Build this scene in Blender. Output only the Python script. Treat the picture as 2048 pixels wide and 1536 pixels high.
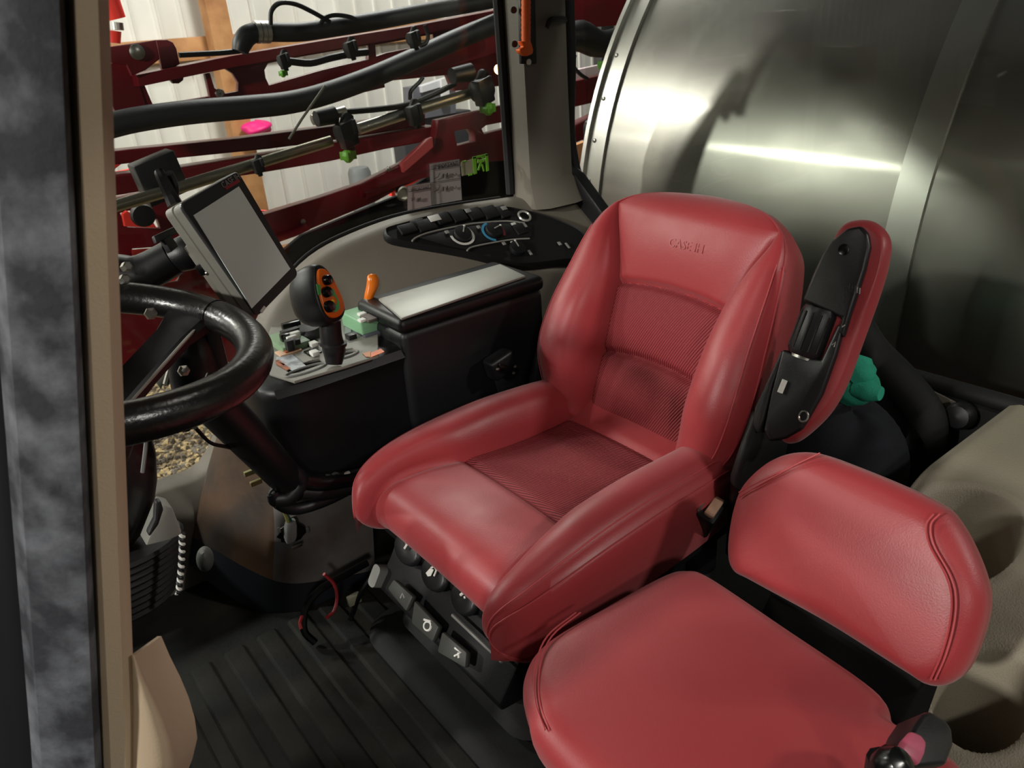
import bpy, bmesh, math, random
from mathutils import Vector, Matrix

for o in list(bpy.data.objects): bpy.data.objects.remove(o, do_unlink=True)
scn = bpy.context.scene
COL = scn.collection
random.seed(7)

# ------------------------------------------------------------------ camera
# Layout numbers below are in "cab units"; one cab unit is S metres.
# X = towards the rear of the cab, Y = towards its right side, Z = up, cab floor at z = 0.
S = 0.8
FPX = 1538.0
PITCH, ROLL, AZ = math.radians(25.6), math.radians(4.25), math.radians(36.3)
CAM = Vector((0, 0, 1.45))
_v = Vector((math.sin(AZ), math.cos(AZ), 0)); _z = Vector((0, 0, 1))
FW = _v*math.cos(PITCH) - _z*math.sin(PITCH)
_r = FW.cross(_z).normalized(); _u = _r.cross(FW)
IR = _r*math.cos(ROLL) - _u*math.sin(ROLL)
IU = _r*math.sin(ROLL) + _u*math.cos(ROLL)
cam = bpy.data.cameras.new('camera'); camo = bpy.data.objects.new('camera', cam); COL.objects.link(camo)
cam.sensor_width = 36; cam.lens = FPX/2048*36; cam.clip_start = .02; cam.clip_end = 100
m = Matrix((IR, IU, -FW)).transposed().to_4x4(); m.translation = CAM*S; camo.matrix_world = m
cam.dof.use_dof = True; cam.dof.focus_distance = 1.45*S; cam.dof.aperture_fstop = 13
scn.camera = camo

# ------------------------------------------------------------------ light
scn.view_settings.view_transform = 'Standard'; scn.view_settings.look = 'None'
scn.view_settings.gamma = 1; scn.view_settings.use_curve_mapping = False
scn.view_settings.exposure = 0.0
w = bpy.data.worlds.new('shed_air'); scn.world = w; w.use_nodes = True
w.node_tree.nodes['Background'].inputs[0].default_value = (.84, .85, .82, 1)
w.node_tree.nodes['Background'].inputs[1].default_value = .062
def lamp(name, loc, target, size, watts, col=(1, .97, .9), shape='DISK', spread=180, sy=None):
    L = bpy.data.lights.new(name, 'AREA'); L.shape = shape; L.size = size*S; L.energy = watts; L.color = col
    if sy: L.size_y = sy*S
    L.spread = math.radians(spread)
    o = bpy.data.objects.new(name, L); COL.objects.link(o); o.location = Vector(loc)*S
    o.rotation_euler = (Vector(target)-Vector(loc)).to_track_quat('-Z', 'Y').to_euler()
    return o
def bulb(name, loc, radius, watts, col):
    L = bpy.data.lights.new(name, 'POINT'); L.shadow_soft_size = radius*S; L.energy = watts; L.color = col
    o = bpy.data.objects.new(name, L); COL.objects.link(o); o.location = Vector(loc)*S; return o
# shed ceiling lamps, all hung at about the same height over the parked sprayer, an added wall-wash lamp, and the cab's dome lamp
bulb('shed_light', (-1.9, 6.7, 4.1), .24, 270, (1, .98, .93))
bulb('shed_light', (-5.4, 6.4, 4.1), .16, 500, (1, .98, .93))
lamp('shed_light', (3.2, 6.4, 4.6), (2.4, 2.4, .8), 1.4, 60, (1, .98, .93))
lamp('shed_light', (-6.0, .6, 3.5), (.8, 1.2, .6), .55, 205, (1, .97, .90))
lamp('shed_light', (-2.0, -3.6, 3.3), (1.0, 1.2, .9), .55, 36, (1, .95, .86))
lamp('shed_light', (3.0, -3.2, 4.0), (1.1, .6, .5), .40, 50, (1, .97, .90))
lamp('shed_light', (3.4, 4.9, 4.6), (3.0, 8.6, .6), .80, 165, (1, .98, .95))  # added lamp, turned to the white wall to brighten it
lamp('dome_lamp', (.75, .95, 1.70), (1.0, 1.1, .4), .10, .5, (1, .95, .86))

# ------------------------------------------------------------------ helpers
def ray(x, y): return (FW*FPX + IR*(x-1024) - IU*(y-768)).normalized()
def atx(x, y, X): d = ray(x, y); return CAM + d*((X-CAM.x)/d.x)
def aty(x, y, Y): d = ray(x, y); return CAM + d*((Y-CAM.y)/d.y)
def atz(x, y, Z): d = ray(x, y); return CAM + d*((Z-CAM.z)/d.z)
def atd(x, y, D): d = ray(x, y); return CAM + d*(D/d.dot(FW))
def atp(x, y, p, n): d = ray(x, y); return CAM + d*((Vector(p)-CAM).dot(n)/d.dot(n))
def rpx(p, px): return px*(Vector(p)-CAM).dot(FW)/FPX
def V(*a): return Vector(a)
def lerp(a, b, t): return a+(b-a)*t
def sm(a, b, x):
    t = min(1, max(0, (x-a)/(b-a))); return t*t*(3-2*t)
def interp(tab, x):
    if x <= tab[0][0]: return tab[0][1]
    for (a, p), (b, q) in zip(tab, tab[1:]):
        if x <= b:
            return p+(q-p)*((x-a)/(b-a))
    return tab[-1][1]
def cinterp(tab, x):       # smooth (monotone-ish) interpolation of a table
    n = len(tab)
    if x <= tab[0][0]: return tab[0][1]
    if x >= tab[-1][0]: return tab[-1][1]
    for i in range(n-1):
        if x <= tab[i+1][0]: break
    x0, y0 = tab[i]; x1, y1 = tab[i+1]
    m0 = (y1-tab[i-1][1])/(x1-tab[i-1][0]) if i > 0 else (y1-y0)/(x1-x0)
    m1 = (tab[i+2][1]-y0)/(tab[i+2][0]-x0) if i < n-2 else (y1-y0)/(x1-x0)
    h = x1-x0; t = (x-x0)/h
    return (2*t**3-3*t*t+1)*y0+(t**3-2*t*t+t)*h*m0+(-2*t**3+3*t*t)*y1+(t**3-t*t)*h*m1
def crom(P, n, closed=False):   # Catmull-Rom resample
    P = [Vector(p) for p in P]; out = []; k = len(P)
    segs = k if closed else k-1
    for i in range(segs):
        p0 = P[(i-1) % k] if (closed or i > 0) else P[0]*2-P[1]
        p1 = P[i]; p2 = P[(i+1) % k]
        p3 = P[(i+2) % k] if (closed or i+2 < k) else P[-1]*2-P[-2]
        for j in range(n):
            t = j/n
            out.append(.5*((2*p1)+(p2-p0)*t+(2*p0-5*p1+4*p2-p3)*t*t+(3*p1-p0-3*p2+p3)*t**3))
    if not closed: out.append(P[-1])
    return out
WL = {}
def wloc(o): return WL[o.name] if o is not None else Vector((0, 0, 0))
def props(o, label=None, cat=None, group=None, kind=None):
    if label: o['label'] = label
    if cat: o['category'] = cat
    if group: o['group'] = group
    if kind: o['kind'] = kind
    return o
def thing(name, loc, label=None, cat=None, group=None, kind=None):
    o = bpy.data.objects.new(name, None); COL.objects.link(o); o.empty_display_size = .05
    o.location = Vector(loc)*S; WL[o.name] = Vector(loc)*S
    return props(o, label, cat, group, kind)
def link(name, me, mat, parent=None, origin=None, smooth=38, label=None, cat=None, group=None, kind=None):
    """me has verts in cab units, world frame; recentre, scale to metres, parent."""
    vs = [v.co.copy() for v in me.vertices]
    if origin is None:
        lo = Vector((min(v[i] for v in vs) for i in range(3))); hi = Vector((max(v[i] for v in vs) for i in range(3)))
        origin = (lo+hi)/2
        if parent is None: origin = Vector((origin.x, origin.y, lo.z))
    for v in me.vertices: v.co = (v.co-origin)*S
    o = bpy.data.objects.new(name, me); COL.objects.link(o)
    o.parent = parent; o.location = origin*S-wloc(parent); WL[o.name] = origin*S
    mats = mat if isinstance(mat, (list, tuple)) else [mat]
    for q in mats: me.materials.append(q)
    if smooth:
        me.shade_smooth(); me.set_sharp_from_angle(angle=math.radians(smooth))
    return props(o, label, cat, group, kind)
def mesh(verts, faces):
    me = bpy.data.meshes.new('m'); me.from_pydata([tuple(v) for v in verts], [], faces); me.update(); return me
def frombm(bm):
    bmesh.ops.recalc_face_normals(bm, faces=bm.faces); me = bpy.data.meshes.new('m'); bm.to_mesh(me); bm.free(); return me
def obj(name, vf, mat, parent=None, **k):
    bm = bmesh.new(); vs = [bm.verts.new(v) for v in vf[0]]
    for f in vf[1]:
        try: bm.faces.new([vs[i] for i in f])
        except ValueError: pass
    return link(name, frombm(bm), mat, parent, **k)
def join(*parts):
    vs, fs = [], []
    for v, f in parts:
        n = len(vs); vs += list(v); fs += [[i+n for i in q] for q in f]
    return vs, fs
def axes(x, y):           # orthonormal frame from approx x and y
    x = Vector(x).normalized(); z = x.cross(Vector(y)).normalized(); return x, z.cross(x), z
def box_vf(o, x, y, z):   # o centre; x,y,z half vectors
    o = Vector(o); x, y, z = Vector(x), Vector(y), Vector(z)
    v = [o+a*x+b*y+c*z for c in (-1, 1) for b in (-1, 1) for a in (-1, 1)]
    return v, [[0, 2, 3, 1], [4, 5, 7, 6], [0, 1, 5, 4], [2, 6, 7, 3], [0, 4, 6, 2], [1, 3, 7, 5]]
def bev(vf, r, seg=2, angle=30):
    bm = bmesh.new(); vs = [bm.verts.new(v) for v in vf[0]]
    for f in vf[1]:
        try: bm.faces.new([vs[i] for i in f])
        except ValueError: pass
    bmesh.ops.recalc_face_normals(bm, faces=bm.faces)
    es = [e for e in bm.edges if len(e.link_faces) == 2 and e.calc_face_angle(0) > math.radians(angle)]
    if r > 0 and es: bmesh.ops.bevel(bm, geom=es, offset=r, segments=seg, profile=.5, affect='EDGES', clamp_overlap=True)
    bm.verts.index_update()
    out = ([v.co.copy() for v in bm.verts], [[v.index for v in f.verts] for f in bm.faces]); bm.free(); return out
def box(name, o, x, y, z, mat, parent=None, r=.004, seg=2, **k):
    return obj(name, bev(box_vf(o, x, y, z), r, seg), mat, parent, **k)
def abox(name, lo, hi, mat, parent=None, r=.004, seg=2, **k):
    lo, hi = Vector(lo), Vector(hi); c = (lo+hi)/2; h = (hi-lo)/2
    return box(name, c, (h.x, 0, 0), (0, h.y, 0), (0, 0, h.z), mat, parent, r, seg, **k)
def prism_vf(pts, d):     # polygon of 3D points extruded by vector d
    n = len(pts); P = [Vector(p) for p in pts]; d = Vector(d)
    return P+[p+d for p in P], [list(range(n))[::-1], list(range(n, 2*n))]+[[i, (i+1) % n, n+(i+1) % n, n+i] for i in range(n)]
def prism(name, pts, d, mat, parent=None, r=.003, seg=2, **k):
    vf = prism_vf(pts, d)
    return obj(name, bev(vf, r, seg, 25) if r else vf, mat, parent, **k)
def plate(name, loops, o, ux, uy, th, mat, parent=None, bevel=.003, **k):
    """flat plate with holes: loops of (a,b) in the frame o,ux,uy; centred thickness th along ux x uy."""
    cu = bpy.data.curves.new('c', 'CURVE'); cu.dimensions = '2D'; cu.fill_mode = 'BOTH'
    cu.extrude = max(th/2-bevel, .0002); cu.bevel_depth = bevel; cu.bevel_resolution = 1; cu.offset = -bevel
    for lp in loops:
        s = cu.splines.new('POLY'); s.points.add(len(lp)-1); s.use_cyclic_u = True
        for p, q in zip(s.points, lp): p.co = (q[0], q[1], 0, 1)
    co = bpy.data.objects.new('c', cu); COL.objects.link(co)
    dg = bpy.context.evaluated_depsgraph_get(); me = bpy.data.meshes.new_from_object(co.evaluated_get(dg))
    bpy.data.objects.remove(co); bpy.data.curves.remove(cu)
    uz = Vector(ux).cross(Vector(uy)); o = Vector(o)
    for v in me.vertices: v.co = o+Vector(ux)*v.co.x+Vector(uy)*v.co.y+uz*v.co.z
    me.materials.clear()
    return link(name, me, mat, parent, **k)
def yplate(name, img, Y, th, mat, parent=None, holes=(), bevel=.004, rnd=False, **k):
    """plate standing in the plane Y, its outline given by points of sight on that plane."""
    def conv(l): return [(aty(x, y, Y).x, aty(x, y, Y).z) for x, y in l]
    return plate(name, [conv(img)]+[conv(h) for h in holes], (0, Y, 0), (1, 0, 0), (0, 0, 1), th, mat, parent, bevel, **k)
def tube_vf(P, r, seg=10, closed=False, caps=True):
    P = [Vector(p) for p in P]; n = len(P); R = r if isinstance(r, (list, tuple)) else [r]*n
    T = []
    for i in range(n):
        a = P[(i-1) % n] if (closed or i > 0) else P[0]; b = P[(i+1) % n] if (closed or i < n-1) else P[-1]
        T.append((b-a).normalized())
    u = T[0].orthogonal().normalized(); vs, fs = [], []
    for i in range(n):
        u = (u-T[i]*u.dot(T[i])).normalized(); w_ = T[i].cross(u)
        for j in range(seg):
            a = 2*math.pi*j/seg; vs.append(P[i]+(u*math.cos(a)+w_*math.sin(a))*R[i])
    if closed:   # choose the twist that closes best
        best = min(range(seg), key=lambda k: (vs[(n-1)*seg]-vs[k]).length)
    for i in range(n if closed else n-1):
        for j in range(seg):
            j2 = (j+1) % seg
            if i == n-1: fs.append([i*seg+j, i*seg+j2, (j2+best) % seg, (j+best) % seg])
            else: fs.append([i*seg+j, i*seg+j2, (i+1)*seg+j2, (i+1)*seg+j])
    if caps and not closed: fs.append(list(range(seg))[::-1]); fs.append([(n-1)*seg+j for j in range(seg)])
    return vs, fs
def tube(name, P, r, mat, parent=None, seg=10, n=0, closed=False, **k):
    if n: 
        if isinstance(r, (list, tuple)):
            m_ = len(P); rr = [interp(list(enumerate(r)), i/n) for i in range((m_-1)*n+1)]; r = rr
        P = crom(P, n, closed)
    return obj(name, tube_vf(P, r, seg, closed), mat, parent, **k)
def lathe_vf(prof, o, ax, seg=24, ref=None):
    """prof: list of (radius, height along ax)."""
    o = Vector(o); ax = Vector(ax).normalized(); u = (Vector(ref) if ref else ax.orthogonal()); u = (u-ax*u.dot(ax)).normalized(); w_ = ax.cross(u)
    vs, fs = [], []
    for r, h in prof:
        for j in range(seg):
            a = 2*math.pi*j/seg; vs.append(o+ax*h+(u*math.cos(a)+w_*math.sin(a))*max(r, 1e-5))
    for i in range(len(prof)-1):
        for j in range(seg):
            j2 = (j+1) % seg; fs.append([i*seg+j, i*seg+j2, (i+1)*seg+j2, (i+1)*seg+j])
    fs.append(list(range(seg))[::-1]); fs.append([(len(prof)-1)*seg+j for j in range(seg)])
    return vs, fs
def lathe(name, prof, o, ax, mat, parent=None, seg=24, ref=None, **k): return obj(name, lathe_vf(prof, o, ax, seg, ref), mat, parent, **k)
def loft_vf(secs, caps=True, closed=True):
    n = len(secs[0]); vs = [Vector(p) for s_ in secs for p in s_]; fs = []
    for i in range(len(secs)-1):
        for j in range(n if closed else n-1):
            j2 = (j+1) % n; fs.append([i*n+j, i*n+j2, (i+1)*n+j2, (i+1)*n+j])
    if caps and closed: fs.append(list(range(n))[::-1]); fs.append([(len(secs)-1)*n+j for j in range(n)])
    return vs, fs
def loft(name, secs, mat, parent=None, caps=True, closed=True, **k): return obj(name, loft_vf(secs, caps, closed), mat, parent, **k)
def rrect(a, b, r, n=4, cx=0, cy=0):   # rounded rectangle, half sizes a,b
    out = []
    for sx, sy, t0 in ((1, 1, 0), (-1, 1, 90), (-1, -1, 180), (1, -1, 270)):
        for i in range(n+1):
            t = math.radians(t0+90*i/n); out.append((cx+sx*(a-r)+r*math.cos(t), cy+sy*(b-r)+r*math.sin(t)))
    return out
def ellipse(a, b, n=24, cx=0, cy=0, rot=0):
    c, s_ = math.cos(rot), math.sin(rot)
    return [(cx+a*math.cos(t)*c-b*math.sin(t)*s_, cy+a*math.cos(t)*s_+b*math.sin(t)*c) for t in [2*math.pi*i/n for i in range(n)]]
def pl3(loop, o, ux, uy): return [Vector(o)+Vector(ux)*a+Vector(uy)*b for a, b in loop]
def text(name, s, o, ux, uy, size, mat, parent=None, depth=.0006, **k):
    cu = bpy.data.curves.new('t', 'FONT'); cu.body = s; cu.size = size; cu.align_x = 'CENTER'; cu.align_y = 'CENTER'; cu.extrude = depth; cu.resolution_u = 2
    co = bpy.data.objects.new('t', cu); COL.objects.link(co)
    dg = bpy.context.evaluated_depsgraph_get(); me = bpy.data.meshes.new_from_object(co.evaluated_get(dg))
    bpy.data.objects.remove(co); bpy.data.curves.remove(cu)
    uz = Vector(ux).cross(Vector(uy)); o = Vector(o)
    for v in me.vertices: v.co = o+Vector(ux)*v.co.x+Vector(uy)*v.co.y+uz*v.co.z
    me.materials.clear()
    return link(name, me, mat, parent, smooth=0, **k)
def copy_tree(o, parent=None, dloc=None):
    c = o.copy(); COL.objects.link(c); c.parent = parent
    WL[c.name] = WL[o.name]+(dloc*S if dloc is not None else Vector((0, 0, 0)))
    if dloc is not None and parent is None: c.location = o.location+dloc*S
    for ch in o.children:
        copy_tree(ch, c)
    return c

# ------------------------------------------------------------------ materials
def lin(c):
    f = lambda u: u/12.92 if u <= .04045 else ((u+.055)/1.055)**2.4
    return tuple(f(q/255) for q in c[:3])+(1,)
def mat(name, col, rough=.5, metal=0, spec=.5, bump=None, vary=None, rvary=None, coat=0, sheen=0, aniso=0, emit=None):
    """bump=(scale,strength), vary=(scale,other colour,amount)"""
    M_ = bpy.data.materials.new(name); M_.use_nodes = True; N = M_.node_tree.nodes; L = M_.node_tree.links
    b = N['Principled BSDF']; b.inputs['Base Color'].default_value = lin(col); b.inputs['Roughness'].default_value = rough
    b.inputs['Metallic'].default_value = metal; b.inputs['Specular IOR Level'].default_value = spec
    b.inputs['Coat Weight'].default_value = coat; b.inputs['Coat Roughness'].default_value = .07
    if sheen: b.inputs['Sheen Weight'].default_value = sheen
    if aniso: b.inputs['Anisotropic'].default_value = aniso
    tc = N.new('ShaderNodeTexCoord')
    if vary:
        nz = N.new('ShaderNodeTexNoise'); nz.inputs['Scale'].default_value = vary[0]; nz.inputs['Detail'].default_value = 6
        L.new(tc.outputs['Object'], nz.inputs['Vector'])
        rp = N.new('ShaderNodeValToRGB'); rp.color_ramp.elements[0].position = .42; rp.color_ramp.elements[1].position = .42+(1-vary[2])*.5+.05
        rp.color_ramp.elements[0].color = lin(col); rp.color_ramp.elements[1].color = lin(vary[1])
        L.new(nz.outputs['Fac'], rp.inputs['Fac']); L.new(rp.outputs['Color'], b.inputs['Base Color'])
    if rvary:
        n2 = N.new('ShaderNodeTexNoise'); n2.inputs['Scale'].default_value = rvary[0]; n2.inputs['Detail'].default_value = 5
        L.new(tc.outputs['Object'], n2.inputs['Vector'])
        mr = N.new('ShaderNodeMapRange'); mr.inputs['To Min'].default_value = rvary[1]; mr.inputs['To Max'].default_value = rvary[2]; mr.inputs['From Min'].default_value = .3; mr.inputs['From Max'].default_value = .7
        L.new(n2.outputs['Fac'], mr.inputs['Value']); L.new(mr.outputs['Result'], b.inputs['Roughness'])
    if bump:
        n3 = N.new('ShaderNodeTexNoise'); n3.inputs['Scale'].default_value = bump[0]; n3.inputs['Detail'].default_value = 3
        L.new(tc.outputs['Object'], n3.inputs['Vector'])
        bp = N.new('ShaderNodeBump'); bp.inputs['Strength'].default_value = bump[1]; bp.inputs['Distance'].default_value = .002
        L.new(n3.outputs['Fac'], bp.inputs['Height']); L.new(bp.outputs['Normal'], b.inputs['Normal'])
    if emit:
        b.inputs['Emission Color'].default_value = lin(emit[0]); b.inputs['Emission Strength'].default_value = emit[1]
    return M_
def glassmat(name, tint=(246, 248, 246), refl=.05):
    M_ = bpy.data.materials.new(name); M_.use_nodes = True; N = M_.node_tree.nodes; L = M_.node_tree.links
    N.remove(N['Principled BSDF']); out = N['Material Output']
    t = N.new('ShaderNodeBsdfTransparent'); t.inputs[0].default_value = lin(tint)
    g = N.new('ShaderNodeBsdfGlossy'); g.inputs['Roughness'].default_value = .02
    lw = N.new('ShaderNodeLayerWeight'); lw.inputs['Blend'].default_value = .5      # Schlick reflectance, same on both faces
    pw = N.new('ShaderNodeMath'); pw.operation = 'POWER'; pw.inputs[1].default_value = 5; L.new(lw.outputs['Facing'], pw.inputs[0])
    f = N.new('ShaderNodeMath'); f.operation = 'MULTIPLY_ADD'; f.inputs[1].default_value = .8; f.inputs[2].default_value = refl*.4; L.new(pw.outputs[0], f.inputs[0])
    mx = N.new('ShaderNodeMixShader'); L.new(f.outputs[0], mx.inputs[0]); L.new(t.outputs[0], mx.inputs[1]); L.new(g.outputs[0], mx.inputs[2]); L.new(mx.outputs[0], out.inputs[0])
    return M_
def ribmat(name, col, freq, direction, rough=.7, strength=.6):
    M_ = mat(name, col, rough); N = M_.node_tree.nodes; L = M_.node_tree.links; b = N['Principled BSDF']
    tc = N.new('ShaderNodeTexCoord'); dp = N.new('ShaderNodeVectorMath'); dp.operation = 'DOT_PRODUCT'; dp.inputs[1].default_value = Vector(direction).normalized()*freq
    L.new(tc.outputs['Object'], dp.inputs[0]); sn = N.new('ShaderNodeMath'); sn.operation = 'SINE'; L.new(dp.outputs['Value'], sn.inputs[0])
    bp = N.new('ShaderNodeBump'); bp.inputs['Strength'].default_value = strength; bp.inputs['Distance'].default_value = .0025; L.new(sn.outputs[0], bp.inputs['Height']); L.new(bp.outputs['Normal'], b.inputs['Normal'])
    mr = N.new('ShaderNodeMapRange'); mr.inputs['From Min'].default_value = -1; L.new(sn.outputs[0], mr.inputs['Value'])
    mx = N.new('ShaderNodeMixRGB'); c = lin(col); mx.inputs[1].default_value = (c[0]*.55, c[1]*.55, c[2]*.55, 1); mx.inputs[2].default_value = c
    L.new(mr.outputs['Result'], mx.inputs[0]); L.new(mx.outputs[0], b.inputs['Base Color'])
    return M_
LEATHER = mat('red_leather', (154, 46, 51), .44, spec=.5, bump=(420, .12), rvary=(9, .38, .5), sheen=.2)
STITCH = mat('red_thread', (176, 66, 70), .6)
RIBBED = ribmat('red_ribbed_fabric', (150, 44, 51), 1250, (1, .35, .2))
RIBBACK = ribmat('red_ribbed_back', (154, 46, 53), 1250, (.2, 1, .5))
BLACK = mat('black_plastic', (20, 20, 22), .42, bump=(600, .10))
BLACKG = mat('gloss_black', (10, 10, 11), .22)
DARK = mat('dark_plastic', (34, 34, 35), .55, bump=(500, .15))
RUBBER = mat('black_rubber', (16, 16, 17), .7, bump=(300, .2))
BEIGE = mat('grey_beige_plastic', (116, 110, 99), .55, bump=(700, .22))
BEIGE2 = mat('warm_beige_trim', (182, 162, 136), .6, bump=(500, .15))
GREY = mat('grey_plastic', (120, 120, 116), .55)
SILVER = mat('silver_plastic', (176, 176, 168), .45, metal=.35, bump=(900, .12))
def steelmat(name, col, broad, narrow, mix):
    """brushed steel: a broad lobe plus a narrow one drawn out along the tank's length by the brushing"""
    M_ = bpy.data.materials.new(name); M_.use_nodes = True; N = M_.node_tree.nodes; L = M_.node_tree.links; b = N['Principled BSDF']; out = N['Material Output']
    b.inputs['Base Color'].default_value = lin(col); b.inputs['Metallic'].default_value = 1; b.inputs['Roughness'].default_value = broad
    tc = N.new('ShaderNodeTexCoord'); nz = N.new('ShaderNodeTexNoise'); nz.inputs['Scale'].default_value = 2.2; nz.inputs['Detail'].default_value = 6; L.new(tc.outputs['Object'], nz.inputs['Vector'])
    mr = N.new('ShaderNodeMapRange'); mr.inputs['From Min'].default_value = .3; mr.inputs['From Max'].default_value = .7; mr.inputs['To Min'].default_value = broad-.06; mr.inputs['To Max'].default_value = broad+.08
    L.new(nz.outputs['Fac'], mr.inputs['Value']); L.new(mr.outputs['Result'], b.inputs['Roughness'])
    g = N.new('ShaderNodeBsdfPrincipled'); g.inputs['Base Color'].default_value = lin(col); g.inputs['Metallic'].default_value = 1; g.inputs['Roughness'].default_value = narrow; g.inputs['Anisotropic'].default_value = .97
    tg = N.new('ShaderNodeCombineXYZ'); tg.inputs[1].default_value = 1; L.new(tg.outputs[0], g.inputs['Tangent'])
    mx = N.new('ShaderNodeMixShader'); mx.inputs[0].default_value = mix; L.new(b.outputs[0], mx.inputs[1]); L.new(g.outputs[0], mx.inputs[2]); L.new(mx.outputs[0], out.inputs[0])
    return M_
STEEL = steelmat('stainless_steel', (158, 155, 147), .33, .16, .16)
STEELB = mat('bright_steel', (190, 188, 180), .33, metal=1)
MATTE = mat('matte_black', (9, 9, 10), .85, spec=.2)
PIPE = mat('steel_pipe', (150, 146, 128), .33, metal=1)
BOLT = mat('zinc_bolt', (170, 168, 160), .35, metal=1)
DRED = mat('boom_red', (108, 15, 24), .34, spec=.5, vary=(4, (90, 12, 20), .5))
ORED = mat('bright_red_paint', (255, 66, 54), .4)
ORANGE = mat('orange_plastic', (236, 110, 22), .4)
ORANGE2 = mat('neon_orange_plastic', (250, 108, 30), .45)
GREEN = mat('nozzle_green', (92, 160, 44), .5)
PGREEN = mat('pale_green_plastic', (128, 176, 136), .45)
WHITEM = mat('white_print', (225, 225, 218), .6)
GREYM = mat('grey_print', (150, 150, 145), .6)
# ================================================================== the setting
# --- cab floor: rubber mat with raised ribs running across the cab
FLOORM = mat('floor_rubber', (12, 12, 11), .8, vary=(6, (48, 46, 37), .45), bump=(90, .5))
fl = abox('floor', (-1.3, -.45, -.04), (1.95, 2.2, 0), FLOORM, r=0, kind='structure')
rb0 = None
for i in range(14):
    x = .02+i*.088
    if rb0 is None:
        rb0 = prism('rib', [(x-.03, -.4, 0), (x-.022, -.4, .008), (x+.022, -.4, .008), (x+.03, -.4, 0)], (0, 2.1, 0), FLOORM, fl, r=.002); first = rb0
    else:
        c = rb0.copy(); COL.objects.link(c); c.location = rb0.location+Vector((i*.088*S, 0, 0)); c.parent = fl
# --- ground and shed
GRAVEL = mat('gravel', (150, 132, 100), .9, vary=(50, (84, 70, 52), .8), bump=(60, 1.0))
gr = abox('ground', (-14, -8, -1.62), (16, 12, -1.5), GRAVEL, r=0, kind='structure')
# pebbles on the ground where the floor can be seen through the windscreen
PEB = [mat('pebble_tan', (186, 164, 122), .9), mat('pebble_grey', (120, 112, 100), .9), mat('pebble_dark', (72, 62, 50), .9)]
rnd = random.Random(3)
for k in range(3):
    vs, fs = [], []
    for i in range(900):
        q = Vector((rnd.uniform(.6, 2.2), rnd.uniform(5.6, 7.4), -1.5)); s_ = rnd.uniform(.014, .034)
        ax = Vector((rnd.gauss(0, 1), rnd.gauss(0, 1), rnd.gauss(0, 1))).normalized()
        v, f = lathe_vf([(s_*.5, -s_*.35), (s_, 0), (s_*.55, s_*.4)], q, ax, 6); n = len(vs); vs += v; fs += [[j+n for j in g] for g in f]
    obj('pebbles', (vs, fs), PEB[k], gr, smooth=0, kind='stuff')
SHEET = mat('white_metal_sheet', (226, 224, 216), .45, vary=(1.2, (208, 205, 196), .5))
WOOD = mat('pine_timber', (186, 136, 88), .7, vary=(6, (150, 100, 60), .5))
wb = thing('wall_back', (0, 8.6, -1.5), kind='structure')
def sheet_vf(x0):
    prof = []
    for k in range(4):
        a = x0+k*.24
        prof += [(a, 0), (a+.175, 0), (a+.185, -.018), (a+.208, -.018), (a+.218, 0)]
        prof += [(a+.07, 0), (a+.075, -.008), (a+.09, -.008), (a+.095, 0)] if False else []
    prof.append((x0+.96, 0))
    n = len(prof)
    vs = [Vector((a, 8.6+b, z)) for z in (-1.5, 6.2) for a, b in prof]
    return vs, [[i, i+1, n+i+1, n+i] for i in range(n-1)]
p0 = obj('wall_panel', sheet_vf(-13.9), SHEET, wb, smooth=0)
for i in range(1, 27):
    c = p0.copy(); COL.objects.link(c); c.parent = wb; c.location = p0.location+Vector((i*.96*S, 0, 0))
# timber post and girts in front of the sheets
pb = aty(475, 220, 8.3)
post = abox('timber_post', (pb.x-.11, 8.26, -1.5), (pb.x+.10, 8.46, 6.2), WOOD, label='pine post standing against the white metal shed wall', cat='post', r=.006)
zg = aty(400, 100, 8.4).z
abox('timber_girt', (-4, 8.47, zg-.09), (12, 8.555, zg+.12), WOOD, label='pine girt running along the white shed wall behind the boom', cat='timber', r=.006)
abox('timber_girt', (-4, 8.47, zg-2.3), (12, 8.555, zg-2.1), WOOD, label='lower pine girt on the shed wall, behind the lower red beams', cat='timber', r=.006)
# --- cab roof
abox('ceiling', (-.55, .12, 1.72), (1.98, 2.3, 1.86), mat('headliner', (120, 114, 104), .8), r=.03, kind='structure')
# --- right-hand side panel (moulded, grey-beige)
def zs(x): return cinterp([(.30, .30), (.42, .31), (.52, .44), (.62, .60), (.69, .70), (.78, .775), (.88, .835), (1.0, .868), (1.19, .890), (1.4, .885), (1.66, .868), (1.95, .85)], x)
def ysh(x): return cinterp([(-.6, 2.08), (.35, 2.06), (.7, 2.03), (.9, 1.985), (1.05, 1.955), (1.2, 1.935), (1.4, 1.925), (1.95, 1.92)], x)
def zsh(x): return min(zs(x)-.03, cinterp([(.35, .25), (.45, .27), (.6, .54), (.7, .62), (.9, .69), (1.1, .715), (1.35, .725), (1.95, .725)], x))
secs = []
for i in range(81):
    x = -.5+2.45*i/80; a, b, c = zs(x), ysh(x), zsh(x)
    pr = [V(x, 2.20, a-.08), V(x, 2.185, a-.005), V(x, 2.15, a+.004), V(x, 2.11, a-.002), V(x, lerp(2.11, b, .33), lerp(a, c, .33)), V(x, lerp(2.11, b, .7), lerp(a, c, .7)),
          V(x, b, c), V(x, b-.025, c-.03), V(x, b-.035, c-.09), V(x, b-.03, c*.5), V(x, b-.02, .0)]
    secs.append(crom(pr, 4))
side = loft('wall_right', secs, BEIGE, closed=False, smooth=60, kind='structure')
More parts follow.
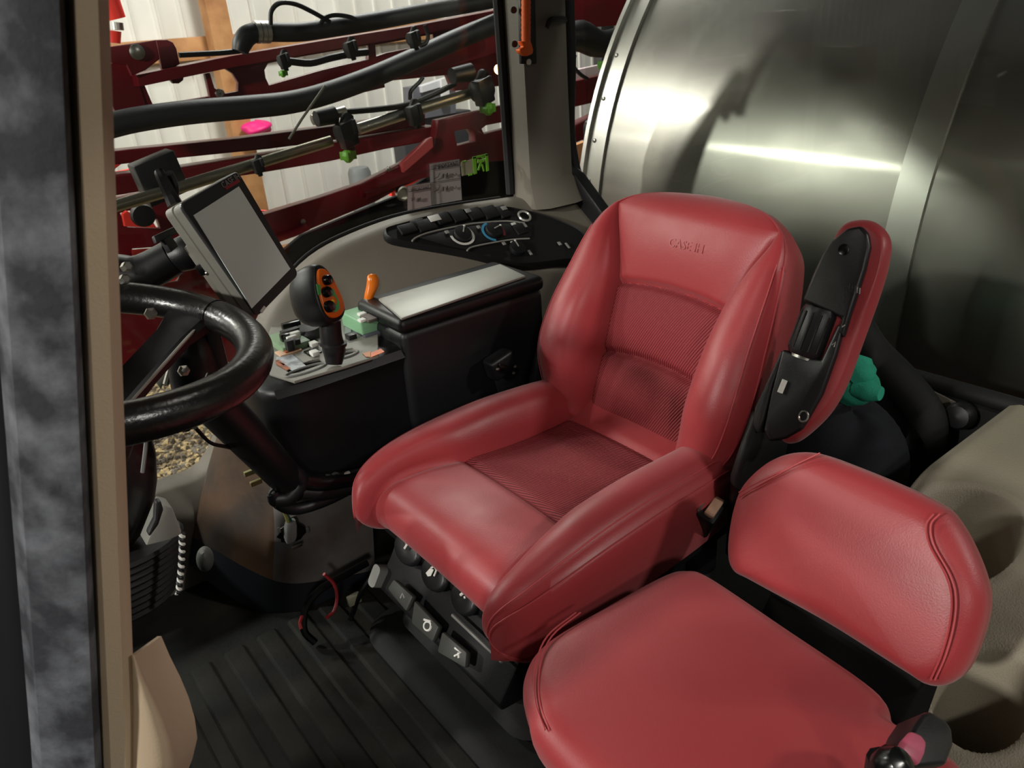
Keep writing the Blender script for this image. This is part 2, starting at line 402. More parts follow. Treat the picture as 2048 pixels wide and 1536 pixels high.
# --- rear right pillar
PA, PB_ = V(1.70, 2.12, .84), V(1.70, 2.12, 1.80)
prof = [(-.032, .02), (-.026, -.035), (.005, -.055), (.09, -.06), (.15, -.045), (.17, 0), (.17, .07), (-.025, .06)]
def pil(z, k=1.0, dx=0.0, dy=0.0): return [V(1.70+dx+a*k, 2.12+dy+b*k, z) for a, b in prof]
tr2 = loft('trim_2', [pil(.84, 1.35, .0, -.02), pil(.88, 1.18, 0, -.01), pil(.93, 1.03), pil(1.2), pil(1.5), pil(1.74, 1.1)], BEIGE, smooth=30, kind='structure')
for (x, y) in ((1027, 20), (1029, 88)):
    p = aty(x, y, 2.075); lathe('screw_hole', [(.010, .004), (.010, -.002), (.006, -.003)], p, (-.3, -1, 0), DARK, tr2, 12)
# --- windows: right side and rear, each with its black rubber seal and frame
GLASS = glassmat('window_glass'); 
w1 = thing('window_1', (.9, 2.2, .8), kind='structure')
abox('pane', (-.6, 2.203, -.02), (1.668, 2.209, 1.74), GLASS, w1, r=0)
tube('seal', [V(1.662, 2.185, 1.74), V(1.662, 2.185, 1.3), V(1.662, 2.185, .88)], .017, RUBBER, w1, seg=8)
tube('seal', [V(1.62, 2.195, .872), V(1.4, 2.2, .886), V(1.19, 2.2, .892), V(1.0, 2.2, .87), V(.88, 2.2, .835), V(.78, 2.2, .77)], .006, RUBBER, w1, n=4)
w2 = thing('window_2', (1.95, 1.0, .7), kind='structure')
abox('pane', (1.955, -.4, .48), (1.961, 2.10, 1.74), GLASS, w2, r=0)
pB = [(1136, 0), (1140, 120), (1138, 250), (1146, 320), (1160, 365), (1200, 420), (1260, 480)]
tube('seal', [atx(x, y, 1.925) for x, y in pB]+[V(1.925, 1.4, .53), V(1.925, .6, .52), V(1.925, -.3, .52)], .022, RUBBER, w2, n=4)
# black corner moulding below the rear pillar
crn = [(1112, 320), (1150, 350), (1215, 440), (1240, 520), (1160, 520), (1120, 440)]
prism('corner_moulding', [atx(x, y, 1.86) for x, y in crn], (.05, 0, 0), BLACK, w2, r=.01)
# --- rear wall of the cab below the window
abox('wall_rear', (1.90, -.4, 0), (1.955, 2.2, .50), mat('shaded_rear_wall', (16, 16, 17), .9), r=.01, kind='structure')  # near-black colour stands in for the shade on this wall

# --- front cowl of the cab, below the windscreen
abox('wall_front', (-.66, .0, -.04), (-.56, 2.2, .74), DARK, r=.02, kind='structure')
# --- front left door pillar, close to the lens
PILM = mat('pillar_rubber', (44, 46, 52), .85, vary=(24, (124, 127, 134), .3), bump=(70, .9))
def pillar(name, tops, bots, m_, kind='structure', dt=.50, db=.80, th=.05, **k):
    # outline edge positions across the pillar at its upper and lower end
    A = [atd(a, 0, dt+dz) for a, dz in tops]; B = [atd(b, 1536, db+dz) for b, dz in bots]; secs = []
    for f in (-.40, 0, .5, 1, 1.5, 2.05):
        front = [p+(q-p)*f for p, q in zip(A, B)]
        bk = (sum(front, V(0, 0, 0))/len(front)-CAM); bk.z = 0; bk.normalize()
        secs.append(front+[p+bk*th for p in front[::-1]])
    return loft(name, secs, m_, smooth=25, kind=kind, **k)
pillar('trim_1', [(128, .012), (150, .0), (196, .004), (218, .03)], [(199, .012), (222, .0), (252, .004), (274, .03)], BEIGE2, dt=.52, db=.82)
dfr = thing('door_frame', V(.05, .5, 0), 'near-black door frame with a scuffed grey rubber seal at the left edge', 'door frame')
pillar('rubber_seal', [(-60, .02), (-30, .0), (30, -.003), (78, -.003), (118, -.001), (130, .02)], [(66, .02), (84, .0), (120, -.003), (150, -.003), (190, -.001), (204, .02)], PILM, dt=.50, db=.80, kind=None, parent=dfr, label='scuffed grey rubber door seal')
pillar('frame_post', [(-260, .03), (-90, .02), (-61, .024)], [(-260, .03), (40, .02), (65, .024)], mat('door_frame_paint', (22, 22, 27), .6), dt=.50, db=.80, kind=None, parent=dfr)
# rounded beige trim low on the pillar
secs = []
for t in range(17):
    f = t/16; y = lerp(1310, 2000, f)
    xl, xr = 262, cinterp([(0, 270), (.05, 285), (.126, 312), (.21, 336), (.30, 350), (.36, 345), (.42, 326), (.6, 315), (1, 310)], f)
    d = lerp(.80, .96, f); s_ = []
    for k in range(9):
        a = math.pi*k/8; s_.append(atd(lerp(xl, xr, .5-.5*math.cos(a)), y, d-.03*math.sin(a)))
    secs.append(s_+[s_[-1]+FW*.06, s_[0]+FW*.06])
loft('trim_3', secs, BEIGE2, smooth=60, kind='structure')

# ================================================================== stainless tank behind the rear window
TC, TR = V(3.62, 0, .56), 1.486
tank = thing('stainless_tank', (TC.x, .5, -.9), 'big brushed stainless steel tank filling the rear window behind the seat', 'tank')
def arc_band(y0, y1, r0, r1, a0=100, a1=262, n=60):
    """band around the tank between y0..y1, from radius r0 (skin) to r1 (proud)."""
    ang = [math.radians(lerp(a0, a1, i/n)) for i in range(n+1)]; secs = []
    for a in ang:
        c = V(math.cos(a), 0, math.sin(a)); secs.append([V(TC.x, y, TC.z)+c*r for y, r in ((y0, r0), (y0, r1), (y1, r1), (y1, r0))])
    return loft_vf(secs)
vs, fs = [], []
NA = 120; ys = [2.24+.0*i for i in (0,)]+[2.24-.1*i for i in range(1, 34)]
for y in ys:
    for i in range(NA): a = 2*math.pi*i/NA; vs.append(V(TC.x+TR*math.cos(a), y, TC.z+TR*math.sin(a)))
for j in range(len(ys)-1):
    for i in range(NA): k = (i+1) % NA; fs.append([j*NA+i, j*NA+k, (j+1)*NA+k, (j+1)*NA+i])
# domed right end
base = 0
for q, (rr, dy) in enumerate(((.97, .01), (.93, .03), (.75, .06), (.4, .08), (.02, .09))):
    n = len(vs)
    for i in range(NA): a = 2*math.pi*i/NA; vs.append(V(TC.x+TR*rr*math.cos(a), 2.24+dy, TC.z+TR*rr*math.sin(a)))
    for i in range(NA): k = (i+1) % NA; fs.append([base+k, base+i, n+i, n+k])
    base = n
shell = obj('shell', (vs, fs), STEEL, tank, smooth=40)
obj('end_flange', arc_band(2.24, 2.33, TR-.06, TR+.012), STEELB, tank, smooth=30)
obj('rim_bead', arc_band(2.325, 2.345, TR-.02, TR+.028), STEELB, tank, smooth=30)
obj('seam_strap', arc_band(.985, 1.075, TR-.01, TR+.006), STEELB, tank, smooth=30)
for z in (1.28, 1.13, .98, .83):
    a = math.asin((z-TC.z)/TR); p = V(TC.x-TR*math.cos(a)-.012, 2.30, z); lathe('rivet', [(.009, -.004), (.008, .004), (.003, .006)], p, (-1, 0, .2), BOLT, tank, 10)
# red chassis rail below the tank
abox('chassis_rail', (2.0, -1.4, .05), (2.08, 2.2, .33), DRED, label='dark red chassis rail under the stainless tank', cat='rail', r=.01)
# hanger bracket with two bolts beside the tank
hb = thing('tank_bracket', aty(1182, 280, 2.5)); hb.parent = tank; hb.location = aty(1182, 280, 2.5)*S-wloc(tank)
po = V(0, 2.5, 0); c = aty(1182, 281, 2.5)
loop = [(a*.93, b) for a, b in rrect(.035, .085, .03, 4)]
plate('mount_plate', [loop], c, (1, 0, 0), (0, 0, 1), .03, BLACK, hb, .004)
for y in (264, 301):
    p = aty(1182, y, 2.48); lathe('bolt', [(.017, 0), (.017, -.008), (.012, -.012), (.012, -.02)], p, (0, 1, 0), BOLT, hb, 6, smooth=0)
# ================================================================== seats
def grid_regions(P, region, parent, spec):
    """P[j][i] grid of points; region(j,i) -> key; spec[key]=(name,mat,label). One mesh per region."""
    cells = {}
    for j in range(len(P)-1):
        for i in range(len(P[0])-1): cells.setdefault(region(j, i), []).append((j, i))
    out = {}
    for key, cs in cells.items():
        idx, vs, fs = {}, [], []
        for j, i in cs:
            f = []
            for q in ((j, i), (j, i+1), (j+1, i+1), (j+1, i)):
                if q not in idx: idx[q] = len(vs); vs.append(P[q[0]][q[1]])
                f.append(idx[q])
            fs.append(f)
        nm, m_, lb = spec[key]; par = parent
        out[key] = obj(nm, (vs, fs), m_, par, smooth=75, label=lb)
    return out
def gauss(x, s_): return math.exp(-(x/s_)**2)
SY = 1.21           # seat centre line
seat = thing('operator_seat', (.98, SY, 0), 'red leather operator seat with ribbed insert and high bolstered backrest', 'seat')

# ---- cushion ------------------------------------------------------
cush = None
nxL, nC = 30, 44
def chw(x): return cinterp([(.58, .26), (.61, .30), (.66, .325), (.75, .338), (.95, .338), (1.15, .328), (1.32, .31)], x)
def cseam(x): return cinterp([(.58, .24), (.66, .235), (.76, .215), (.86, .195), (1.2, .182), (1.32, .178)], x)
# lengthwise profile of the middle (x, z) from under the nose to the back
MID = crom([V(.70, 0, .335), V(.655, 0, .345), V(.632, 0, .385), V(.64, 0, .432), V(.68, 0, .463), V(.76, 0, .474), V(.86, 0, .468), V(1.0, 0, .456), V(1.12, 0, .452), V(1.2, 0, .458), V(1.27, 0, .49), V(1.33, 0, .53)], 12)
BOL = crom([V(.70, 0, .33), V(.64, 0, .335), V(.598, 0, .375), V(.592, 0, .43), V(.62, 0, .484), V(.70, 0, .522), V(.82, 0, .546), V(.98, 0, .556), V(1.10, 0, .552), V(1.2, 0, .545), V(1.27, 0, .535), V(1.33, 0, .52)], 12)
NJ = len(MID)
BPROF = [(0, 0), (.05, .45), (.20, .85), (.42, 1.0), (.66, .97), (.86, .74), (.97, .35), (1.0, -.15), (.985, -.75), (.93, -1.25)]
def bprof(q):
    k = q*(len(BPROF)-1); i = min(int(k), len(BPROF)-2); t = k-i
    p = crom([V(a, b, 0) for a, b in BPROF], 1); n = len(p)
    p0 = p[max(i-1, 0)]; p1 = p[i]; p2 = p[i+1]; p3 = p[min(i+2, n-1)]
    r = .5*((2*p1)+(p2-p0)*t+(2*p0-5*p1+4*p2-p3)*t*t+(3*p1-p0-3*p2+p3)*t**3); return r.x, r.y
P = []
for j in range(NJ):
    a, b = MID[j], BOL[j]; x = a.x; row = []
    inx = sm(.80, .87, x)*(1-sm(1.2, 1.24, x)) if j > 30 else 0
    for side_ in (1, -1):
        part = []
        for i in range(nxL+1):
            q = i/nxL; du, dw = bprof(q)
            u = lerp(cseam(b.x), chw(b.x), du)
            if q < .33: zz = lerp(a.z, b.z, max(0, dw)); xx = lerp(a.x, b.x, max(0, min(1, dw)))
            else: zz = lerp(min(.338, b.z), b.z, max(0, (dw+1.25)/2.25)); xx = b.x
            zz -= .010*gauss(q-.60, .012)*(1 if j > 8 else 0)
            if i == 0: zz -= .006
            part.append(V(xx, SY+side_*u, zz))
        row.append(part)
    cen = []
    for i in range(nC+1):
        s_ = -1+2*i/nC; u = cseam(a.x)*s_
        z = a.z - .010*inx*(1-s_*s_)*.0 + .006*(1-s_*s_)
        # seam groove around the insert
        z -= .009*gauss(x-.865, .010)*(1 if j > 30 else 0) + .009*gauss(x-1.205, .010)
        z -= .006*(1 if i in (0, nC) else 0)
        cen.append(V(a.x, SY+u, z))
    P.append(row[1][::-1][:-1]+cen+row[0][1:])
def creg(j, i):
    x = (P[j][nxL].x+P[j+1][nxL].x)/2 if False else (MID[j].x+MID[j+1].x)/2
    if i < nxL: return 'bl'
    if i >= nxL+nC: return 'br'
    if j > 30 and .865 < x < 1.205: return 'ins'
    return 'rear' if (j > 30 and x >= 1.205) else 'nose'
cush = thing('seat_cushion', (.95, SY, .34)); cush.parent = seat; cush.location = V(.95, SY, .34)*S-wloc(seat)
regs = grid_regions(P, creg, cush, {'bl': ('side_bolster', LEATHER, None), 'br': ('side_bolster', LEATHER, None), 'ins': ('seat_insert', RIBBED, 'ribbed red fabric insert'), 'rear': ('rear_roll', LEATHER, None), 'nose': ('front_roll', LEATHER, None)})
# black pan under the cushion
prism('seat_pan', [V(.665, SY-.29, .30), V(.665, SY+.29, .30), V(.78, SY+.32, .30), V(1.3, SY+.30, .30), V(1.3, SY-.30, .30), V(.78, SY-.32, .30)], (0, 0, .045), BLACK, cush, r=.008)
# twin seam threads on the bolsters
def thread(par, pts, off=.0012, r=.0016): tube('stitching', pts, r, STITCH, par, seg=5)
for side_, col in ((-1, 0), (1, 0)):
    for q in (.55, .64):
        i = round(q*nxL); c_ = nxL-i if side_ < 0 else nxL+nC+i
        thread(cush, [P[j][c_]+V(0, side_*.001, .0012) for j in range(14, NJ-14, 2)])

# ---- backrest -----------------------------------------------------
BH = V(1.255, SY, .455); BU = V(.3657, 0, .9308); BN = V(-.9308, 0, .3657)     # hinge, up, forward
back = thing('backrest', tuple(BH)); back.parent = seat; back.location = BH*S-wloc(seat)
def bhw(v): return cinterp([(-.03, .255), (.02, .295), (.08, .33), (.15, .348), (.24, .346), (.33, .334), (.42, .318), (.48, .303), (.52, .289), (.545, .274), (.57, .251), (.59, .219), (.605, .178), (.618, .115), (.627, .02)], v)
def bseam(v): return min(bhw(v)*.965, cinterp([(-.03, .155), (.03, .163), (.19, .170), (.375, .182), (.46, .208), (.53, .238), (.57, .246), (.63, .25)], v))
def bcrest(v): return cinterp([(-.03, .05), (.05, .085), (.15, .118), (.27, .112), (.38, .082), (.48, .050), (.53, .026), (.56, .010), (.59, .002), (.63, 0)], v)
NB = 210; rows = []
for j in range(NB+1):
    t = j/NB
    if t < .05:   # lower roll
        a = (1-t/.05)*math.pi*.55; v = .0-.028*math.sin(a); ro = -.05*(1-math.cos(a))
    else:
        tt = (t-.05)/.95; v = .6265*(1-(1-tt)**1.5); x = min(1, max(0, (v-.545)/.0825)); ro = -.075*(1-math.sqrt(1-x*x))
    rows.append((v, ro, t))
BB = []
for v, ro, t in rows:
    fade = 1-sm(.53, .575, v); row = []; hw_, se = bhw(v), bseam(v)
    for side_ in (1, -1):
        part = []
        for i in range(nxL+1):
            q = i/nxL; du, dw = bprof(q)
            u = lerp(se, hw_, du); wv = bcrest(v)*max(dw, 0)+(dw*.055*(1-.6*sm(.5, .6, v)) if dw < 0 else 0)
            wv -= .006*gauss(q-.60, .012)*fade
            if i == 0: wv -= .008*fade
            part.append(BH+BU*v+BN*(wv+ro)+V(0, side_*u, 0))
        row.append(part)
    cen = []
    for i in range(nC+1):
        s_ = -1+2*i/nC; wv = 0
        vl = v-.018*(1-s_*s_)+.010          # cross seams sag a little in the middle
        wv -= .013*gauss(vl-.375, .0095)+.012*gauss(vl-.19, .0095)
        puff = .014*math.sin(math.pi*min(1, max(0, (vl)/.19)))+(.014*math.sin(math.pi*min(1, max(0, (vl-.19)/.185))))+.020*math.sin(math.pi*min(1, max(0, (vl-.375)/.26)))
        wv += puff*(1-s_**4)
        if i in (0, nC): wv -= .008*fade
        cen.append(BH+BU*v+BN*(wv+ro)+V(0, se*s_, 0))
    BB.append(row[1][::-1][:-1]+cen+row[0][1:])
def breg(j, i):
    if i < nxL: return 'bl'
    if i >= nxL+nC: return 'br'
    s_ = -1+2*(i-nxL+.5)/nC; v = (rows[j][0]+rows[j+1][0])/2; vl = v-.018*(1-s_*s_)+.010
    if rows[j][2] < .05: return 'bot'
    if vl < .19: return 'low'
    return 'mid' if vl < .375 else 'top'
regs = grid_regions(BB, breg, back, {'bl': ('side_bolster', LEATHER, None), 'br': ('side_bolster', LEATHER, None), 'low': ('lumbar_panel', RIBBACK, 'ribbed red fabric panel'), 'bot': ('lower_roll', LEATHER, None), 'mid': ('middle_panel', RIBBACK, 'ribbed red fabric panel'), 'top': ('shoulder_panel', LEATHER, None)})
for side_ in (-1, 1):
    for q in (.55, .64):
        i = round(q*nxL); c_ = nxL-i if side_ < 0 else nxL+nC+i
        thread(back, [BB[j][c_]+BN*.001+V(0, side_*.001, 0) for j in range(12, NB) if rows[j][0] < .50 and j % 2 == 0])
# shell behind the padding
loop = [BB[j][0] for j in range(NB+1)]+[BB[NB][i] for i in range(1, len(BB[0]))]+[BB[j][-1] for j in range(NB-1, -1, -1)]+[BB[0][i] for i in range(len(BB[0])-2, 0, -1)]
cpt = sum(loop, V(0, 0, 0))/len(loop)
l1 = [p for p in loop]; l2 = [cpt+(p-cpt)*.88-BN*.05 for p in loop]; l3 = [cpt+(p-cpt)*.70-BN*.075 for p in loop]
loft('back_shell', [l1, l2, l3], BLACK, back, smooth=50)
# embossed mark on the shoulder panel
# ---- instructor seat ----------------------------------------------
def pad(name, o, ux, uy, uz, outline, h, mat_, parent, crown=.03, edge=.05, ring=26, nm_line=True):
    """upholstered pad: outline (a,b) in ux,uy; thickness h along uz (top at h); rounded edges."""
    n = len(outline); cx = sum(a for a, b in outline)/n; cy = sum(b for a, b in outline)/n; vs, fs = [], []
    prof = [(0.92, -h)]+[(1-(1-math.cos(t))*0-.0, 0) for t in ()]
    steps = []
    for k in range(13):
        a = math.radians(-70+k*160/12); steps.append((math.cos(a), math.sin(a)))
    R = edge
    rings = []
    rings.append((-R*.9, -h))
    for c, s_ in steps: rings.append((-R*(1-c), (s_-1)*R*.8 if s_ > 0 else -R*.8+s_*(h-R*.8)))
    for k in range(1, 9): rings.append((-R-k/8., None))
    secs = []
    for off, z in rings:
        s2 = []
        for a, b in outline:
            da, db = a-cx, b-cy; L = math.hypot(da, db)
            if z is not None:
                f = (L+off)/L; s2.append(Vector(o)+ux*(cx+da*f)+uy*(cy+db*f)+uz*(z+crown*(1-min(1, (f))**2)))
            else:
                k = (-off-R); f = (L-R)/L*(1-k*.999); s2.append(Vector(o)+ux*(cx+da*f)+uy*(cy+db*f)+uz*(crown*(1-f*f)))
        secs.append(s2)
    return obj(name, loft_vf(secs), mat_, parent, smooth=70), secs
def smooth_loop(pts, n=8): return [(p.x, p.y) for p in crom([V(a, b, 0) for a, b in pts], n, True)]
inst = thing('instructor_seat', (.95, .5, 0), 'red leather instructor seat with low backrest nearest the camera', 'seat')
ZS = .45
so = atz(1420, 1330, ZS)
def iz(x, y, z=ZS): p = atz(x, y, z); return (p.x, p.y)
out = [iz(1372, 1124), iz(1420, 1138), iz(1568, 1232), iz(1762, 1366), iz(1806, 1438), (.90, .20), (.62, .14), (.50, .22), iz(1110, 1500), iz(1052, 1400), iz(1046, 1330), iz(1085, 1270), iz(1200, 1200), iz(1320, 1136)]
icush, isec = pad('seat_pad', (0, 0, ZS), V(1, 0, 0), V(0, 1, 0), V(0, 0, 1), smooth_loop(out), .13, LEATHER, inst, .012, .05)
# backrest pad: leaning plane
IB0 = atz(1600, 1270, .44); 
IBU = V(.42, 0, .9).normalized(); IBN = V(-.9, 0, .42).normalized()
IBO = V(1.035, 0, .47)
def ib(x, y):
    p = atp(x, y, IBO, IBN)-IBO; return (p.y, p.dot(IBU))
out = [ib(1600, 903), ib(1690, 930), ib(1850, 1000), ib(1905, 1050), ib(1952, 1150), ib(1962, 1230), ib(1930, 1330), ib(1895, 1370), ib(1850, 1378), ib(1800, 1350), ib(1640, 1250), ib(1490, 1165), ib(1450, 1140), ib(1441, 1095), ib(1452, 1020), ib(1475, 965), ib(1530, 918)]
iback, bsec = pad('backrest_pad', IBO, V(0, 1, 0), IBU, IBN, smooth_loop(out)[::-1], .11, LEATHER, inst, .012, .045)
# ================================================================== right-hand console
con = thing('side_console', (.95, 1.8, .1), 'black side console with silver topped armrest box and joystick deck', 'console')
ZD = .68
# lower body: front wedge + body, one closed loft along X
def csec(x, yn, yf, zt, zb, r=.03):
    return [V(x, yf, zb), V(x, yf, zt), V(x, yn+r, zt), V(x, yn+r*.3, zt-r*.3), V(x, yn, zt-r), V(x, yn+.012, zt-r-.03), V(x, yn+.015, zb)]
loft('body', [csec(.500, 1.80, 1.90, .655, .50), csec(.510, 1.72, 1.93, .672, .45), csec(.535, 1.69, 1.95, ZD, .42), csec(.62, 1.68, 1.96, ZD, .37), csec(.80, 1.68, 1.96, ZD, .33), csec(.95, 1.68, 1.96, ZD, .30), csec(1.30, 1.68, 1.92, ZD-.005, .28), csec(1.36, 1.69, 1.90, ZD-.03, .28)], BLACK, con, smooth=40)
# armrest box and its lid
def ring_sec(x, yn, yf, z0, z1, r):
    return [V(x, a, b) for a, b in rrect((yf-yn)/2, (z1-z0)/2, r, 3, (yf+yn)/2, (z0+z1)/2)]
abox('armrest_box', (.885, 1.672, .34), (1.37, 1.915, .722), BLACK, con, r=.022, seg=3)
lid = prism('lid', [V(.882, 1.668, .714), V(1.375, 1.668, .714), V(1.375, 1.918, .714), V(.882, 1.918, .714)], (0, 0, .044), BLACK, con, r=.018, seg=3)
sl = [atz(757, 602, .758), atz(1001, 532, .758), atz(1052, 556, .758), atz(803, 642, .758)]
prism('lid_pad', [p+V(0, 0, .0) for p in sl], (0, 0, .008), SILVER, lid, r=.005)
# deck plate with two slots
DK = mat('deck_grey', (132, 130, 122), .5)
def dk(x, y, z=ZD): p = atz(x, y, z); return (p.x, p.y)
deck = plate('deck', [[dk(540, 752), dk(530, 700), dk(548, 640), dk(600, 618), dk(700, 610), dk(752, 640), dk(757, 668), dk(757, 716), dk(700, 735), dk(590, 768)],
                      [dk(580, 742), dk(576, 748), dk(582, 753), dk(600, 750), dk(640, 735), dk(648, 728), dk(640, 722), dk(620, 727)],
                      [dk(672, 718), dk(672, 712), dk(690, 704), dk(706, 701), dk(712, 705), dk(706, 711), dk(690, 717)]],
             (0, 0, ZD+.004), (1, 0, 0), (0, 1, 0), .008, DK, con, .002)
for c_, a, b in (((612, 740), .052, .018), ((692, 710), .032, .016)):
    p = atz(*c_, ZD+.009); ang = math.atan2(.0, 1)
    tube('slot_rim', [p+V(math.cos(t)*a*1.05, math.sin(t)*b, 0) for t in [2*math.pi*i/28 for i in range(28)]], .0035, GREY, con, seg=6, closed=True)
    plate('slot_well', [ellipse(a, b*.9)], p-V(0, 0, .004), (1, 0, 0), (0, 1, 0), .004, BLACKG, con, .0005)
# printed labels on the deck
def decal(name, img, m_, par, z=ZD+.0095, th=.0012): return prism(name, [atz(x, y, z) for x, y in img], (0, 0, th), m_, par, r=0, smooth=0)
decal('orange_label', [(742, 706), (762, 698), (769, 704), (742, 715)], ORANGE, con)
decal('peach_label', [(725, 707), (741, 703), (741, 714), (732, 714)], mat('peach_print', (226, 160, 122), .6), con)
decal('worn_label', [(553, 715), (585, 710), (612, 732), (585, 742), (552, 722)], mat('worn_print', (178, 184, 188), .5, vary=(40, (120, 124, 128), .7)), con)
decal('rust_label', [(551, 722), (558, 720), (582, 738), (574, 741), (553, 729)], mat('rust_print', (176, 92, 52), .6, vary=(60, (120, 70, 44), .7)), con)
# switch cluster on the far left of the deck
sw = box('switch_block', atz(576, 684, ZD+.012), (.040, 0, 0), (0, .062, 0), (0, 0, .012), mat('switch_sage', (128, 158, 124), .5), con, .004)
for (x, y, dx, dy, h, m_) in ((582, 650, .026, .010, .020, BLACKG), (580, 664, .026, .010, .018, DARK), (588, 671, .017, .008, .020, WHITEM), (570, 676, .012, .010, .026, BLACKG), (584, 680, .014, .006, .024, WHITEM), (594, 683, .008, .008, .016, DARK), (579, 690, .010, .010, .030, DARK)):
    p = atz(x, y, ZD+.03); box('switch', p, (dx, 0, 0), (0, dy, 0), (0, 0, h*.5), m_, sw, .003)
box('peach_plate', atz(577, 703, ZD+.010), (.030, 0, 0), (0, .020, 0), (0, 0, .003), mat('peach_plastic', (214, 176, 146), .6), sw, .001)
box('rust_plate', atz(576, 702, ZD+.014), (.010, 0, 0), (0, .010, 0), (0, 0, .003), mat('rust_plastic', (150, 84, 48), .6), sw, .001)
# rocker switches beside the joystick
for (x, y, m_) in ((627, 688, WHITEM), (629, 706, WHITEM)):
    b_ = box('rocker_well', atz(x-3, y, ZD+.006), (.018, 0, 0), (0, .020, 0), (0, 0, .006), BLACKG, con, .002)
    box('rocker', atz(x, y, ZD+.015), (.010, 0, 0), (0, .012, 0), (0, 0, .006), m_, b_, .002)
lathe('dial', [(.042, 0), (.042, .014), (.034, .026), (.012, .032)], atz(618, 672, ZD+.006), (0, 0, 1), DARK, con, 24)
box('toggle_block', atz(702, 674, ZD+.012), (.012, 0, 0), (0, .014, 0), (0, 0, .010), BLACK, con, .003)
decal('grey_plate', [(690, 620), (702, 620), (702, 666), (690, 668)], mat('plate_grey', (150, 156, 158), .5), con)
# green switch plate at the throttle lever
gp0 = atz(728, 640, ZD+.03)
gpl = box('green_switch_plate', gp0, (.040, 0, 0), (0, .060, 0), (0, 0, .022), PGREEN, con, .006, 3)
box('dark_skirt', gp0-V(0, .012, .028), (.040, 0, 0), (0, .062, 0), (0, 0, .012), mat('slate_plastic', (78, 80, 88), .5), gpl, .004)
for (x, y) in ((724, 628), (725, 640)):
    box('white_key', atz(x, y, ZD+.055), (.011, 0, 0), (0, .010, 0), (0, 0, .004), WHITEM, gpl, .002)
box('brown_key', atz(737, 636, ZD+.055), (.014, 0, 0), (0, .026, 0), (0, 0, .004), mat('taupe_plastic', (92, 82, 76), .6), gpl, .002)

# ---- joystick
jb = atz(668, 728, ZD+.018)
joy = thing('joystick', jb, 'black joystick with orange and green button face standing on the console deck', 'joystick')
YJ = jb.y+.005
tube('shaft', [jb, aty(668, 700, YJ), aty(662, 672, YJ), aty(660, 640, YJ)], [.020, .029, .027, .026], BLACK, joy, n=4, seg=14)
tube('boot_ring', [aty(666, 684, YJ), aty(666, 690, YJ)], .034, BLACK, joy, seg=16)
JN = V(.50, -.82, .28).normalized(); jc = aty(657, 590, YJ-.02)
face = [(632, 540), (641, 538), (650, 543), (660, 556), (668, 573), (677, 591), (683, 608), (684, 620), (678, 631), (668, 637), (657, 636), (648, 627), (641, 612), (635, 592), (631, 570), (630, 552)]
f3 = [atp(x, y, jc, JN) for x, y in face]; f3 = crom(f3, 3, True); fc = sum(f3, V(0, 0, 0))/len(f3)
secs = []
for k, sc in ((.004, 1.10), (.0, 1.17), (-.012, 1.22), (-.03, 1.22), (-.055, 1.16), (-.075, 1.0), (-.09, .76), (-.097, .45), (-.099, .1)):
    secs.append([fc+(p-fc)*sc+JN*k+V(-.0, 0, 0) for p in f3])
loft('grip', secs, BLACK, joy, smooth=60)
loft('face_plate', [[p+JN*.002 for p in f3], [fc+(p-fc)*.98+JN*.008 for p in f3], [fc+(p-fc)*.93+JN*.010 for p in f3]], ORANGE, joy, smooth=40)
def jp(x, y, h=.0105): return atp(x, y, jc+JN*h, JN)
JG = mat('button_green', (84, 176, 98), .5)
for nm, img in (('green_field', [(632, 568), (640, 570), (641, 590), (636, 590)]), ('green_field', [(660, 578), (666, 578), (678, 604), (679, 618), (670, 625), (662, 622), (664, 612), (672, 610), (674, 600), (668, 592), (660, 592)])):
    prism(nm, [jp(x, y) for x, y in img], JN*.0012, JG, joy, r=0, smooth=0)
for (x, y, r) in ((651, 561, .0125), (650, 585, .0130), (655, 614, .0140)):
    lathe('button', [(r, 0), (r, .010), (r*.8, .015), (r*.2, .016)], jp(x, y), JN, BLACKG, joy, 16)
lathe('yellow_light', [(.005, 0), (.005, .002), (.002, .003)], jp(665, 603), JN, mat('indicator_yellow', (250, 210, 40), .4), joy, 10)

# ---- orange throttle lever
lv = thing('throttle_lever', atz(737, 616, ZD+.05), 'glossy orange paddle lever on the green switch plate beside the armrest box', 'lever')
YL = atz(737, 616, ZD+.05).y
tube('stem', [aty(733, 626, YL), aty(735, 610, YL), aty(737, 598, YL)], [.012, .012, .014], STEELB, lv, seg=10, n=3)
secs = []
for (x, y, w_, d_) in ((737, 602, 9, 7), (738, 594, 10, 9), (741, 584, 12, 10), (745, 572, 13.5, 10), (746, 560, 13, 9), (744, 552, 10.5, 7), (742, 548.5, 5, 3.5)):
    c_ = aty(x, y, YL); a = rpx(c_, w_); d2 = rpx(c_, d_); secs.append([c_+V(math.cos(t)*a, math.sin(t)*d2, 0) for t in [2*math.pi*i/16 for i in range(16)]])
loft('paddle', secs, mat('gloss_orange', (238, 122, 20), .25, coat=.4), lv, smooth=60)

